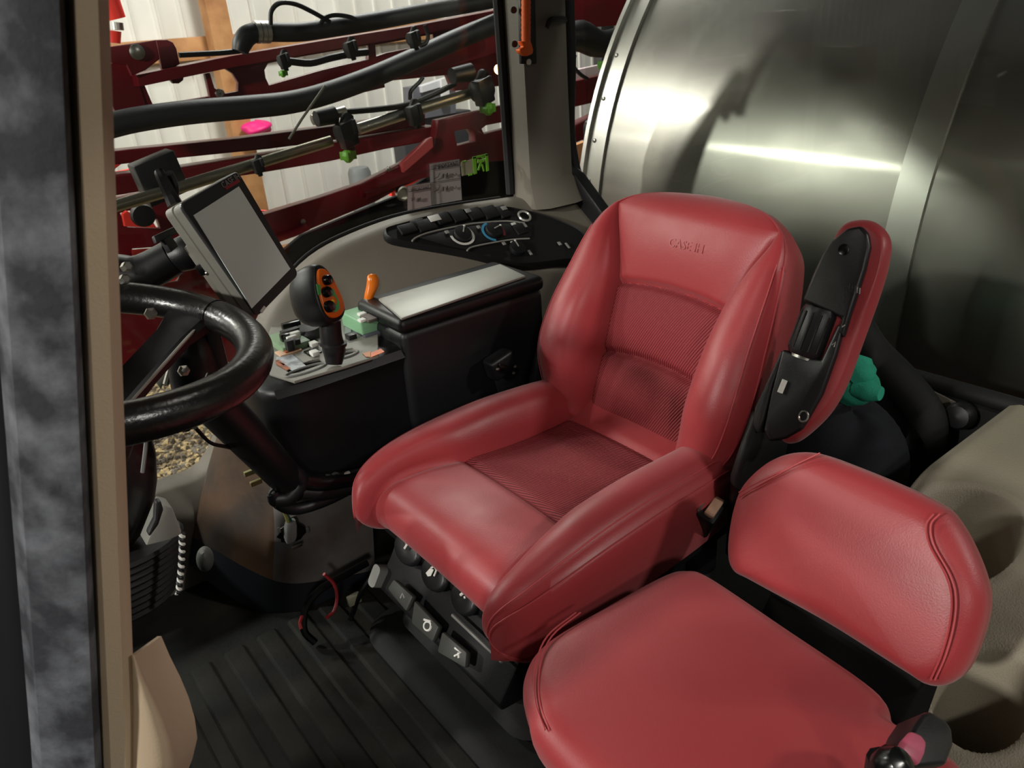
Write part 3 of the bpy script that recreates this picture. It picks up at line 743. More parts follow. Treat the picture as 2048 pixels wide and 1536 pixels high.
# ================================================================== heating control panel on the side panel
HN = V(0, -.60, .80).normalized(); HY = V(0, .80, .60); HX = V(1, 0, 0); HO = V(1.35, 1.93, .735)+HN*.030
def hp(x, y, h=0): return atp(x, y, HO+HN*h, HN)
def hl(img, h=0): return [((hp(x, y, h)-HO-HN*h).x, (hp(x, y, h)-HO-HN*h).dot(HY)) for x, y in img]
hv = thing('climate_panel', HO, 'black curved heater control panel with three knobs on the grey side panel', 'control panel')
HPL = mat('panel_black', (17, 17, 18), .55)
out = [(772, 460), (779, 453), (815, 443), (858, 431), (932, 418), (1004, 413), (1037, 417), (1092, 430), (1131, 444), (1165, 462), (1180, 490), (1165, 513), (1131, 517), (1049, 526), (1002, 518), (932, 502), (824, 484), (781, 474)]
P3 = crom([hp(x, y) for x, y in out], 3, True); cc = sum(P3, V(0, 0, 0))/len(P3)
loft('fascia', [[cc+(p-cc)*1.0-HN*.04 for p in P3], [cc+(p-cc)*1.015-HN*.02 for p in P3], [cc+(p-cc)*1.01-HN*.004 for p in P3], [p for p in P3], [cc+(p-cc)*.985-HN*.004 for p in P3], [cc+(p-cc)*.2-HN*.004 for p in P3]], HPL, hv, smooth=35)
CHR = mat('bright_trim', (215, 214, 205), .3, metal=.6)
tube('trim_line', [hp(x, y, .003) for x, y in ((824, 482), (834, 474), (865, 463), (932, 449), (965, 445), (1014, 442), (1049, 446))], .0028, CHR, hv, seg=6, n=4)
tube('trim_line', [hp(x, y, .003) for x, y in ((934, 501), (944, 494), (981, 486), (1024, 479), (1059, 477))], .0028, CHR, hv, seg=6, n=4)
# raised lower tier
lt = [(836, 476), (866, 466), (933, 452), (966, 448), (1014, 445), (1062, 450), (1062, 475), (1024, 477), (981, 484), (944, 492), (933, 500), (900, 494)]
prism('tier', [hp(x, y, -.002) for x, y in lt], HN*.005, HPL, hv, r=.002)
def arc(nm, c_, r0, r1, a0, a1, m_, h=.005):
    n = 20; A = [math.radians(lerp(a0, a1, i/n)) for i in range(n+1)]
    lp = [(r1*math.cos(a), r1*math.sin(a)) for a in A]+[(r0*math.cos(a), r0*math.sin(a)) for a in A[::-1]]
    prism(nm, pl3(lp, hp(*c_, h), HX, HY), HN*.0012, m_, hv, r=0, smooth=0)
BLUEP = mat('blue_print', (70, 150, 190), .5); REDP = mat('red_print', (120, 34, 40), .5)
arc('fan_scale', (924, 470), .034, .042, 170, 415, WHITEM)
arc('cold_scale', (987, 463), .033, .041, 95, 250, BLUEP)
arc('hot_scale', (987, 463), .033, .041, 60, -45, REDP)
arc('mode_scale', (1034, 500), .030, .037, 95, 15, WHITEM)
for (x, y, r) in ((924, 470, .030), (987, 463, .030), (1034, 499, .028)):
    k_ = lathe('knob', [(r, 0), (r, .008), (r*.93, .014), (r*.4, .016), (.001, .016)], hp(x, y, .004), HN, BLACK, hv, 28)
    a = .9 if x < 960 else (.2 if x < 1000 else 1.5)
    d_ = HX*math.cos(a)+HY*math.sin(a)
    box('pointer', hp(x, y, .004)+HN*.017+d_*r*.45, d_*r*.5, HN.cross(d_)*.0018, HN*.0012, GREYM, k_, .0003)
    lathe('index_dot', [(.004, 0), (.003, .002)], hp(x, y, .004)+HN*.017+d_*r*.85, HN, WHITEM, k_, 8)
for (x, y, dx, dy) in ((852, 451, .040, .022), (836, 447, .03, .014), (886, 437, .032, .022), (917, 432, .032, .024), (950, 428, .032, .024), (980, 425, .034, .026), (1006, 424, .024, .026), (815, 458, .036, .018), (1040, 459, .026, .022)):
    box('rocker_switch', hp(x, y, .003), HX*dx*.8, HY*dy, HN*.006, HPL, hv, .003)
for (x, y, dx, dy, m_) in ((869, 436, .020, .012, WHITEM), (936, 421, .010, .008, GREYM), (1008, 416, .010, .008, GREYM), (894, 464, .007, .006, GREYM), (1028, 449, .009, .008, WHITEM), (957, 454, .006, .006, GREYM), (1049, 451, .008, .008, GREYM), (1008, 487, .006, .006, GREYM), (1060, 505, .005, .010, GREYM), (850, 454, .005, .005, GREYM), (1119, 487, .006, .007, GREYM), (1135, 491, .004, .012, GREYM)):
    box('printed_symbol', hp(x, y, .0095 if y < 440 else .006), HX*dx, HY*dy, HN*.001, m_, hv, .0003)
tube('socket_ring', [hp(1049, 432, .004)+HX*.021*math.cos(t)+HY*.021*math.sin(t) for t in [2*math.pi*i/20 for i in range(20)]], .004, CHR, hv, seg=6, closed=True)
lathe('socket_well', [(.018, 0), (.018, .003), (.012, .001)], hp(1049, 432, .001), HN, BLACKG, hv, 16)

# ================================================================== touch monitor on its arm
MN = V(.525, -.779, .342).normalized()
mc = CAM+ray(470, 480)*1.55
mon = thing('touch_monitor', mc-V(0, 0, .2), 'large grey framed touch screen monitor tilted toward the seat', 'monitor')
def mp(x, y, h=0): return atp(x, y, mc+MN*h, MN)
MF = [(357, 409), (474, 341), (597, 549), (514, 634)]
q = [mp(x, y) for x, y in MF]
def rounded(q, r, n=4):
    out = []; k = len(q)
    for i in range(k):
        a, b, c_ = q[i-1], q[i], q[(i+1) % k]; p, s_ = b+(a-b).normalized()*r, b+(c_-b).normalized()*r
        for j in range(n+1):
            t = j/n; out.append(p*(1-t)**2+b*2*t*(1-t)+s_*t*t)
    return out
rq = rounded(q, .014); mcen = sum(rq, V(0, 0, 0))/len(rq)
MGR = mat('monitor_grey', (128, 126, 118), .5); BEZ = mat('monitor_bezel', (58, 59, 60), .3)
loft('housing', [[mcen+(p-mcen)*.93-MN*.046 for p in rq], [mcen+(p-mcen)*1.0-MN*.040 for p in rq], [mcen+(p-mcen)*1.0-MN*.024 for p in rq], [mcen+(p-mcen)*.985-MN*.022 for p in rq], [mcen+(p-mcen)*.985-MN*.019 for p in rq], [mcen+(p-mcen)*1.0-MN*.017 for p in rq], [p-MN*.003 for p in rq]], MGR, mon, smooth=30)
loft('bezel', [[p-MN*.003 for p in rq], [p for p in rq], [mcen+(p-mcen)*.985+MN*.002 for p in rq]], BEZ, mon, smooth=30)
SCR = mat('glass_screen', (232, 250, 245), .4, spec=.6)  # near-white colour stands in for the glare lying on the screen
sq = [mp(x, y, .003) for x, y in ((386, 431), (477, 373), (580, 538), (503, 617))]
prism('screen', sq, MN*.0012, SCR, mon, r=0, smooth=0)
ux_ = (q[1]-q[0]).normalized(); uy_ = MN.cross(ux_)
box('power_light', mp(526, 619, .003), (mp(530, 613)-mp(522, 624))*.5, (mp(523, 616)-mp(529, 622))*.35, MN*.0008, WHITEM, mon, .0002)
# small red maker mark: three short bars of lettering
text('maker_mark', 'CASE IH', mp(462, 362, .003), ux_, uy_, .017, GREYM, mon, .0003)
box('red_underline', mp(465, 369, .003), ux_*.024, uy_*.003, MN*.0006, mat('mark_red', (150, 50, 56), .5), mon, .0001)
# side door with card slot, on the left edge
bk = box('port_cover', mp(430, 540, -.05)+V(0, 0, 0), (mp(470, 600)-mp(388, 480))*.5, MN*.022, (mp(430, 540)-mp(420, 546))*1.0, mat('port_grey', (120, 116, 106), .6), mon, .006)
box('card_slot', mp(410, 536, -.045), (mp(412, 542)-mp(404, 530))*.9, MN*.012, (mp(430, 540)-mp(424, 544))*1.0, BLACKG, bk, .002)
lathe('port_screw', [(.005, 0), (.004, .003)], mp(414, 546, -.040), MN, BOLT, bk, 10)
# mount: ball joint and swing arm behind the monitor
arm = thing('monitor_arm', mp(300, 560, -.2), 'black ball joint arm holding the touch monitor', 'bracket')
bj = mp(345, 515, -.14)
tube('rod', [mp(405, 490, -.085), mp(375, 505, -.11), bj], [.03, .034, .030], BLACK, arm, seg=14, n=3)
lathe('ball', [(.002, -.034), (.02, -.028), (.034, 0), (.02, .028), (.002, .034)], bj, V(1, 0, 0), BLACKG, arm, 18, smooth=80)
tube('clamp_arm', [bj, mp(290, 545, -.19), mp(250, 552, -.22), mp(180, 540, -.26)], [.034, .036, .04, .04], BLACK, arm, seg=14, n=3)
for (x, y) in ((250, 535), (246, 560)): lathe('clamp_bolt', [(.009, 0), (.009, .014), (.006, .016)], mp(x, y, -.13), V(.2, -.9, .3), BOLT, arm, 6, smooth=0)
# bracket plate sticking out above the ball joint and the clamp at the top corner
box('bracket_plate', mp(330, 470, -.08), (mp(352, 456)-mp(305, 478))*.5, (mp(330, 470)-mp(327, 462)), MN*.004, DARK, arm, .002)
box('bracket_plate', mp(338, 488, -.08), (mp(348, 500)-mp(334, 478))*.6, (mp(334, 484)-mp(326, 490)), MN*.006, DARK, arm, .002)
tube('top_clip', [mp(350, 410, -.064), mp(338, 385, -.064), mp(322, 352, -.05), mp(318, 342, -.05)], [.014, .012, .010, .008], BLACK, arm, seg=8, n=3)
tube('top_clip', [mp(346, 400, -.064), mp(348, 372, -.064), mp(338, 346, -.05)], [.010, .009, .008], BLACK, arm, seg=8, n=3)

# ================================================================== steering wheel and column
WN = V(math.sin(.178), -.08, math.cos(.178)).normalized(); WC = V(.104, 1.25, 1.045); WR = .267
WU = V(0, 1, 0).cross(WN).normalized(); WV = WN.cross(WU)
sw_ = thing('steering_wheel', WC-WN*.1, 'black steering wheel with thick padded rim and flat spokes', 'steering wheel')
WRIM = mat('rim_leather', (24, 22, 21), .27, bump=(160, .25))
def wp(a, r=WR, h=0): return WC+(WU*math.cos(a)+WV*math.sin(a))*r+WN*h
tube('rim', [wp(2*math.pi*i/96) for i in range(96)], .0285, WRIM, sw_, seg=18, closed=True)
# finger grips under the rim
for i in range(40):
    a = 2*math.pi*i/40
hubc = WC-WN*.15
lathe('hub', [(.075, -.03), (.085, 0), (.075, .022), (.03, .032), (.001, .033)], hubc, WN, BLACK, sw_, 28)
for a in (math.radians(-10), math.radians(120), math.radians(240)):
    pass
def spoke(a):
    p = wp(a, WR-.01, -.006); d_ = (p-hubc); s_ = WN.cross(d_).normalized()
    secs = []
    for t, w_, h_ in ((.2, .040, .012), (.5, .034, .010), (.8, .034, .010), (.95, .046, .013), (1.0, .06, .016)):
        c_ = hubc+d_*t; n_ = d_.normalized().cross(s_)
        secs.append([c_+s_*w_+n_*h_*.3, c_+s_*w_*.8+n_*h_, c_-s_*w_*.8+n_*h_, c_-s_*w_+n_*h_*.3, c_-s_*w_-n_*h_, c_+s_*w_-n_*h_])
    o = loft('spoke', secs, BLACK, sw_, smooth=30)
    tube('spoke_edge', [hubc+d_*.25-s_*.036-s_.cross(d_).normalized()*.006, hubc+d_*.88-s_*.034-s_.cross(d_).normalized()*.006], .003, SILVER, o, seg=6)
spoke(math.radians(30)); spoke(math.radians(150)); spoke(math.radians(270))
for k in range(2):   # seams across the rim
    a = math.radians((20, 150)[k]); tube('rim_seam', [wp(a)+((WU*math.cos(a)+WV*math.sin(a))*math.cos(t)+WN*math.sin(t))*.0288 for t in [2*math.pi*i/20 for i in range(20)]], .0012, BLACKG, sw_, seg=5, closed=True)
# ================================================================== seat suspension and its controls
QN = V(-.85, 0, .53).normalized(); QP = V(.63, 0, .27)
def qp(x, y, h=0): return atp(x, y, QP+QN*h, QN)
base = thing('suspension_base', (.95, SY, 0)); base.parent = seat; base.location = V(.95, SY, 0)*S-wloc(seat)
prism('upper_frame', [V(.705, SY-.27, .298), V(.665, SY-.27, .30), V(.645, SY-.27, .265), V(.60, SY-.27, .205), V(.605, SY-.27, .185), V(.72, SY-.27, .17), V(1.28, SY-.27, .17), V(1.28, SY-.27, .298)], (0, .50, 0), BLACK, base, r=.006)
# folded rubber skirt around the suspension
secs = []
for z, g in ((.19, .0), (.165, .018), (.14, .0), (.115, .02), (.09, .002), (.065, .022), (.04, .006), (.0, .028)):
    secs.append([V(a, b, z) for a, b in rrect(.30+g, .25+g, .06, 5, .96, SY-.02)])
loft('bellows_skirt', secs, RUBBER, base, smooth=50)
secs = []
for z, g in ((.0, .10), (.02, .10), (.035, .085), (.04, .05)): secs.append([V(a, b, z) for a, b in rrect(.30+g, .25+g, .10, 6, .96, SY-.02)])
loft('floor_plinth', secs, RUBBER, base, smooth=40)
tube('trim_strip', [qp(905, 1230, .012), qp(1004, 1324, .012)], .004, GREY, base, seg=6)
KEYM = mat('key_charcoal', (58, 59, 56), .6)
for quad in ([(784, 1178), (797, 1158), (836, 1193), (822, 1224)], [(838, 1200), (888, 1253), (875, 1285), (832, 1246)], [(894, 1262), (944, 1304), (941, 1337), (884, 1304)]):
    prism('lever_key', [qp(x, y, .004) for x, y in quad], QN*.016, KEYM, base, r=.006)
for pts in (((801, 1196), (805, 1187), (809, 1196)),):
    tube('key_symbol', [qp(x, y, .0205) for x, y in pts], .0022, GREYM, base, seg=5)
tube('key_symbol', [qp(855+7*math.cos(t), 1252+9*math.sin(t), .0205) for t in [2*math.pi*i/14 for i in range(14)]], .0026, WHITEM, base, seg=5, closed=True)
tube('key_symbol', [qp(848, 1239, .0205), qp(862, 1243, .0205)], .0026, WHITEM, base, seg=5)
tube('key_symbol', [qp(910, 1296, .0205), qp(922, 1305, .0205), qp(909, 1312, .0205)], .0026, WHITEM, base, seg=5)
tube('key_symbol', [qp(917, 1305, .0205), qp(918, 1316, .0205)], .0026, WHITEM, base, seg=5)
for (x, y) in ((812, 1098), (866, 1149), (926, 1196)):    # three rockers under the cushion edge
    c_ = qp(x, y, .012); a = (qp(x+22, y+22, .012)-c_)
    o = loft('rocker_key', [[c_+a*math.cos(t)*1.0*k+QN.cross(a).normalized()*math.sin(t)*.034*k+QN*h for t in [2*math.pi*i/20 for i in range(20)]] for k, h in ((1.05, -.008), (1, .0), (.85, .004), (.2, .001))], BLACK, base, smooth=50)
tube('key_symbol', [qp(809, 1097, .024), qp(816, 1086, .024)], .0030, WHITEM, base, seg=5)
tube('key_symbol', [qp(812, 1085, .024), qp(821, 1083, .024)], .0036, WHITEM, base, seg=5)
prism('key_symbol', [qp(x, y, .022) for x, y in ((852, 1146), (860, 1137), (868, 1139), (862, 1152), (856, 1153))], QN*.001, WHITEM, base, r=0, smooth=0)
tube('key_symbol', [qp(862, 1136, .024), qp(868, 1133, .024), qp(873, 1140, .024), qp(868, 1152, .024)], .0024, WHITEM, base, seg=5)
tube('key_symbol', [qp(921, 1190, .024), qp(930, 1183, .024), qp(938, 1184, .024)], .0032, WHITEM, base, seg=5)
tube('key_symbol', [qp(929, 1193, .024), qp(930, 1197, .024)], .0028, WHITEM, base, seg=5)
loft('end_cap', [[p+QN*h for p in pl3(rrect(.016, .028, .012, 4), qp(756, 1152, 0), V(0, 1, 0), QN.cross(V(0, 1, 0)))] for h in (-.03, .006, .012)], GREY, base, smooth=40)
# tongue of the belt buckle beside the cushion
bk_ = thing('belt_buckle', tuple(atz(1425, 1015, .42))); bk_.parent = seat; bk_.location = atz(1425, 1015, .42)*S-wloc(seat)
bx_ = (atz(1432, 988, .46)-atz(1404, 1028, .46))*.5; bz_ = V(-.35, -.45, .8).normalized(); by_ = bz_.cross(bx_.normalized())
bc = atz(1424, 1012, .45)
box('body', bc-bz_*.055, bx_*1.15, by_*.028, bz_*.05, BLACK, bk_, .006)
box('release_button', bc+by_*-.006, bx_*.85, by_*.013, bz_*.008, mat('tan_button', (188, 150, 126), .5), bk_, .004)
box('metal_edge', bc+by_*.020+bz_*.002, bx_*1.05, by_*.003, bz_*.006, STEELB, bk_, .001)

# ---- folded-up armrest on the near side of the seat
AN = V(-.92, -.08, .38).normalized(); AO = V(1.35, .77, .82)
def ap(x, y, h=0): return atp(x, y, AO+AN*h, AN)
AX = V(0, 1, 0); AX = (AX-AN*AX.dot(AN)).normalized(); AY = AN.cross(AX)
if AY.z < 0: AY = -AY
arm_ = thing('armrest', tuple(AO-V(.1, 0, .2))); arm_.parent = seat; arm_.location = (AO-V(.1, 0, .2))*S-wloc(seat)
po = [(1706, 452), (1735, 445), (1762, 450), (1783, 468), (1792, 492), (1788, 530), (1776, 575), (1756, 635), (1732, 700), (1706, 768), (1676, 822), (1640, 860), (1606, 884), (1580, 882), (1572, 850), (1600, 760), (1640, 640), (1672, 540), (1686, 480)]
def a2(img, h): 
    out = []
    for x, y in img:
        p = ap(x, y, h)-(AO+AN*h); out.append((p.dot(AX), p.dot(AY)))
    return out
lp_ = smooth_loop(a2(po, -.03), 5)
sgn = 1 if sum((a[0]*b[1]-b[0]*a[1]) for a, b in zip(lp_, lp_[1:]+lp_[:1])) > 0 else -1
pad('armrest_pad', AO-AN*.02, AX, AY, AX.cross(AY), lp_ if sgn > 0 else lp_[::-1], .045, LEATHER, arm_, .004, .022)
def abody(nm, img, h0, h1, m_, r=.012, par=None): return prism(nm, [ap(x, y, h0) for x, y in img], AN*(h1-h0), m_, par or arm_, r=r, seg=3)
ab = abody('upper_body', [(1712, 463), (1738, 459), (1752, 474), (1756, 500), (1746, 545), (1722, 618), (1703, 680), (1692, 668), (1700, 640), (1622, 606), (1640, 560), (1662, 512), (1680, 488)], -.01, .035, BLACK, .021)
abody('lower_body', [(1583, 700), (1612, 712), (1660, 722), (1694, 650), (1706, 655), (1690, 712), (1662, 790), (1640, 828), (1622, 858), (1590, 876), (1556, 882), (1546, 860), (1552, 830), (1560, 790)], -.012, .034, BLACK, .014)
abody('fork', [(1556, 760), (1582, 702), (1590, 710), (1566, 770), (1548, 840), (1536, 868), (1526, 850), (1530, 815)], -.02, .03, DARK, .008)
abody('backing', [(1716, 470), (1740, 470), (1748, 500), (1740, 550), (1718, 640), (1690, 720), (1654, 800), (1616, 858), (1568, 872), (1560, 830), (1592, 720), (1630, 610), (1668, 520)], -.018, .006, BLACK, .006)
ca, cb = ap(1657, 622, .012), ap(1602, 722, .012)
ca = ap(1648, 618, .010); cb = ap(1612, 712, .010)
tube('adjuster_sleeve', [ca, lerp(ca, cb, .1), lerp(ca, cb, .9), cb], [.036, .040, .041, .036], BLACK, arm_, seg=20)
for k in range(5):
    s_ = (cb-ca).cross(AN).normalized(); a = (k-2)*.42
    off = s_*math.sin(a)*.0405+AN*math.cos(a)*.0405
    tube('sleeve_rib', [lerp(ca, cb, .12)+off, lerp(ca, cb, .88)+off], .0022, BLACK, arm_, seg=5)
tube('sleeve_ring', [lerp(ca, cb, 1.0), lerp(ca, cb, 1.06)], .030, STEELB, arm_, seg=18)
tube('latch_bar', [ap(1570, 760, .036), ap(1560, 785, .036)], .006, WHITEM, arm_, seg=8)
tube('pivot_ring', [ap(1607, 833, .035)+AX*.009*math.cos(t)+AY*.011*math.sin(t) for t in [2*math.pi*i/16 for i in range(16)]], .0022, STEELB, arm_, seg=6, closed=True)
lathe('screw_recess', [(.011, 0), (.011, .002), (.007, .001)], ap(1688, 499, .0345), AN, BLACKG, arm_, 14)
for k in range(5): tube('moulded_mark', [ap(1700+k*5, 568+k*2, .0355), ap(1699+k*5, 580+k*2, .0355)], .0011, GREYM if k > 2 else DARK, arm_, seg=4)
tube('moulded_mark', [ap(1664, 690, .0355), ap(1671, 684, .0355), ap(1668, 694, .0355)], .0014, GREYM, arm_, seg=4)
tube('moulded_mark', [ap(1684, 654, .0355), ap(1690, 650, .0355)], .0016, GREYM, arm_, seg=4)
# tilt lever and recliner bracket between seat and armrest
prism('recliner_bracket', [V(1.20, SY-.345, .30), V(1.36, SY-.345, .30), V(1.38, SY-.345, .60), V(1.26, SY-.345, .66), V(1.20, SY-.345, .52)], (0, -.03, 0), BLACK, seat, r=.01)
prism('recliner_bracket', [V(1.20, SY+.350, .30), V(1.36, SY+.350, .30), V(1.38, SY+.350, .60), V(1.26, SY+.350, .66), V(1.20, SY+.350, .52)], (0, -.03, 0), BLACK, seat, r=.01)
# embossed maker mark on the shoulder panel
text('embossed_mark', 'CASE IH', atp(1372, 492, BH+BN*.0198, BN), V(0, -1, 0), BU, .030, LEATHER, back, .0012)

# ---- far-side belt buckle on its stalk, left of the operator seat
fb = thing('seat_belt_buckle', aty(1010, 770, 1.62), 'black seat belt latch on a stalk between console and seat back', 'buckle')
Yb = 1.62
tube('stalk', [aty(1045, 830, Yb), aty(1028, 790, Yb), aty(1012, 755, Yb)], [.05, .045, .036], BLACK, fb, seg=12, n=3)
fc_ = aty(1000, 728, Yb-.01)
box('housing', fc_, (aty(1022, 712, Yb)-aty(978, 742, Yb))*.5, V(0, .025, 0), (aty(1004, 742, Yb)-aty(994, 712, Yb))*.6, BLACK, fb, .010, 3)
box('latch_plate', aty(1016, 738, Yb-.04), (aty(1036, 742, Yb)-aty(1000, 732, Yb))*.5, V(0, .006, 0), (aty(1014, 745, Yb)-aty(1016, 732, Yb))*.5, BLACKG, fb, .002)
for (x, y) in ((995, 738), (1030, 733), (1027, 746)): lathe('latch_bead', [(.005, 0), (.004, .005), (.001, .006)], aty(x, y, Yb-.045), V(0, -1, 0), STEELB, fb, 8)

# ---- instructor seat: seams, belt buckle and a dark base
prism('seat_base', [V(.62, .22, .02), V(.96, .22, .02), V(.96, .66, .02), V(.62, .66, .02)], (0, 0, .30), BLACK, inst, r=.01)
prism('hinge_plate', [V(.95, .36, .24), V(1.12, .36, .24), V(1.19, .36, .47), V(1.13, .36, .48)], (0, .30, 0), MATTE, inst, r=.01)
def ibp(x, y, h=.014): return atp(x, y, IBO+IBN*h, IBN)
for off in (0, 9):
    tube('stitching', [ibp(1640-off, 906+off*.6, .004), ibp(1590-off, 930+off*.6, .010), ibp(1520-off*.5, 962+off, .008), ibp(1478, 985+off, .002)], .0016, STITCH, iback, seg=5, n=5)
    tube('stitching', [ibp(1880-off*1.4, 1028, .002), ibp(1862-off, 1050, .009), ibp(1868-off, 1090, .011), ibp(1900-off, 1150, .012), ibp(1912-off, 1195, .011), ibp(1908-off, 1250, .010), ibp(1892-off, 1310, .006), ibp(1870-off, 1360, .000)], .0016, STITCH, iback, seg=5, n=5)
    tube('stitching', [atz(1152+off, 1225, ZS+.004), atz(1095+off, 1272, ZS+.004), atz(1072+off, 1330, ZS+.002), atz(1070+off, 1400, ZS-.004), atz(1090+off, 1460, ZS-.006)], .0016, STITCH, icush, seg=5, n=5)
ib_ = thing('belt_buckle', tuple(atz(1800, 1500, .5))); ib_.parent = inst; ib_.location = atz(1800, 1500, .5)*S-wloc(inst)
KN = V(.1, -.55, .83).normalized(); kc = atz(1812, 1496, .60)
def kp(x, y, h=0): return atp(x, y, kc+KN*h, KN)
prism('housing', [kp(x, y, -.05) for x, y in ((1790, 1450), (1806, 1443), (1838, 1462), (1850, 1480), (1852, 1510), (1836, 1550), (1740, 1560), (1752, 1520), (1772, 1476))], KN*.05, BLACK, ib_, r=.010, seg=3)
prism('release_button', [kp(x, y, -.004) for x, y in ((1812, 1466), (1830, 1474), (1842, 1490), (1838, 1512), (1826, 1536), (1804, 1520), (1786, 1502), (1796, 1484))], KN*.012, mat('pink_red_button', (196, 92, 118), .4), ib_, r=.005, seg=3)
lathe('thumb_knob', [(.02, -.02), (.024, .0), (.018, .012), (.004, .017)], kp(1790, 1530, .0), KN, BLACKG, ib_, 18)
tube('stalk', [kp(1770, 1520, -.04), V(.72, .26, .30)], [.022, .02], BLACK, ib_, seg=10)

# ================================================================== left rear side trim with cup wells
vs, fs = [], []; nx, ny = 380, 360
W1 = (1.405, .455, .090); W2 = (1.19, .305, .07)
def ltz(x, y):
    z = .23+.30*sm(1.02, 1.52, x)
    z -= .30*sm(.585, .64, y)*1.0
    z += .012*gauss(y-.56, .02)*sm(1.3, 1.4, x)
    for cx_, cy_, r in (W1, W2):
        d = math.hypot(x-cx_, (y-cy_)); z -= .24*(1-sm(r*.80, r*1.04, d)); z += .005*gauss(d-r*1.18, .012)
    return z
for i in range(nx+1):
    for j in range(ny+1):
        x = .80+1.095*i/nx; y = -.40+1.06*j/ny; vs.append(V(x, y, ltz(x, y)))
for i in range(nx):
    for j in range(ny): a = i*(ny+1)+j; fs.append([a, a+ny+1, a+ny+2, a+1])
obj('trim_4', (vs, fs), mat('grained_beige', (150, 142, 124), .6, bump=(380, .5)), smooth=60, kind='structure')
# pale lower corner of the rear wall and the dark window hose
prism('trim_5', [atx(x, y, 1.893) for x, y in ((1832, 766), (1946, 822), (1915, 850), (1868, 828))], (.005, 0, 0), BEIGE, r=.001, kind='structure')
hz_ = tube('ribbed_hose', [atx(1690, 600, 1.85), atx(1735, 690, 1.84), atx(1800, 760, 1.83), atx(1852, 830, 1.82), atx(1850, 890, 1.82), atx(1800, 930, 1.80)], .045, RUBBER, n=6, seg=14, label='thick black hose curling down behind the armrest', cat='hose')
lathe('wall_knob', [(.035, 0), (.035, .02), (.028, .035), (.004, .04)], atx(1925, 830, 1.88), V(-1, 0, .2), BLACK, None, 18, label='black knob on the rear wall beside the beige trim', cat='knob')
# dark bag and gloves stowed behind the seat
def blob(nm, c_, rx, ry, rz, m_, parent=None, amp=.12, seed=1, n=28, **k):
    r_ = random.Random(seed); ph = [(r_.uniform(0, 6.28), r_.uniform(2, 5), r_.uniform(2, 5)) for _ in range(5)]; vs, fs = [], []
    for i in range(n+1):
        th = math.pi*i/n
        for j in range(2*n):
            p_ = 2*math.pi*j/(2*n); f = 1+amp*sum(math.sin(a*p_+b*th+o_) for o_, a, b in [(x_, round(y_), z_) for x_, y_, z_ in ph])/3
            vs.append(Vector(c_)+V(rx*math.sin(th)*math.cos(p_), ry*math.sin(th)*math.sin(p_), rz*math.cos(th))*f)
    for i in range(n):
        for j in range(2*n): j2 = (j+1) % (2*n); fs.append([i*2*n+j, (i+1)*2*n+j, (i+1)*2*n+j2, i*2*n+j2])
    return obj(nm, (vs, fs), m_, parent, smooth=80, **k)
bc_ = atx(1690, 890, 1.62)
bag = blob('cloth_bag', bc_-V(0, 0, .06), .12, .15, .17, mat('navy_cloth', (26, 28, 36), .9, bump=(60, .6)), amp=.10, seed=4, label='dark navy cloth bag slumped behind the folded armrest', cat='bag')
TEAL = mat('teal_knit', (48, 172, 142), .85, bump=(300, .5)); TEALD = mat('teal_strap', (22, 120, 92), .7)
gl = thing('work_glove', atx(1720, 770, 1.60), 'teal knitted work glove lying on the dark bag', 'glove')
def gp(x, y, X=1.60): return atx(x, y, X)
tube('palm', [gp(1690, 792), gp(1705, 778), gp(1722, 764), gp(1730, 752)], [.030, .046, .048, .034], TEAL, gl, seg=16, n=4)
tube('finger', [gp(1718, 772, 1.575), gp(1740, 782, 1.57), gp(1762, 788, 1.57)], [.028, .026, .016], TEAL, gl, seg=12, n=4)
tube('finger', [gp(1704, 752), gp(1716, 732, 1.59), gp(1724, 712, 1.60)], [.036, .038, .022], TEAL, gl, seg=12, n=4)
tube('finger', [gp(1714, 748, 1.58), gp(1728, 738, 1.58), gp(1740, 728, 1.585)], [.034, .032, .020], TEAL, gl, seg=12, n=4)
tube('finger', [gp(1696, 770, 1.59), gp(1708, 748, 1.59), gp(1716, 728, 1.6)], [.030, .028, .020], TEAL, gl, seg=12, n=4)
tube('teal_strap', [atx(1560, 618, 1.68), atx(1585, 648, 1.68), atx(1612, 672, 1.67), atx(1650, 740, 1.66), atx(1672, 800, 1.64)], [.022, .026, .024, .022, .02], TEALD, seg=8, n=3, label='flat teal strap between the seat back and the armrest', cat='strap')
tube('tan_cord', [atx(1556, 660, 1.6), atx(1572, 690, 1.6), atx(1590, 712, 1.58)], .008, mat('tan_cord', (150, 140, 96), .8), seg=6, n=3, label='thin tan cord hanging below the teal strap', cat='cord')

# ================================================================== foot well: column, cables, cover, boot
# grey cover in front of the console, shade on its left side coloured brown
covN = mat('worn_grey_cover', (110, 106, 104), .38, vary=(9, (88, 80, 74), .6), bump=(30, .3))
covB = mat('shaded_cover', (84, 62, 44), .45, vary=(8, (52, 44, 38), .6), bump=(30, .3))
cov = thing('floor_cover', V(.5, 1.8, 0), 'worn grey moulded cover with a cut hole below the console', 'cover')
top = [(438, 868, 2.02), (455, 880, 1.96), (500, 925, 1.86), (560, 968, 1.78), (640, 968, 1.735), (740, 965, 1.71)]
mid = [(412, 960, 2.02), (450, 985, 1.93), (510, 1020, 1.83), (570, 1050, 1.755), (650, 1055, 1.715), (745, 1040, 1.70)]
bot = [(385, 1075, 2.02), (430, 1100, 1.92), (500, 1140, 1.82), (570, 1166, 1.745), (650, 1160, 1.71), (750, 1140, 1.70)]
low = [(380, 1130, 2.02), (425, 1170, 1.92), (500, 1215, 1.82), (570, 1235, 1.745), (650, 1230, 1.71), (760, 1200, 1.70)]
def crow(r): return crom([aty(*p) for p in r], 6)
rows_ = [crow(r) for r in (top, mid, bot)]
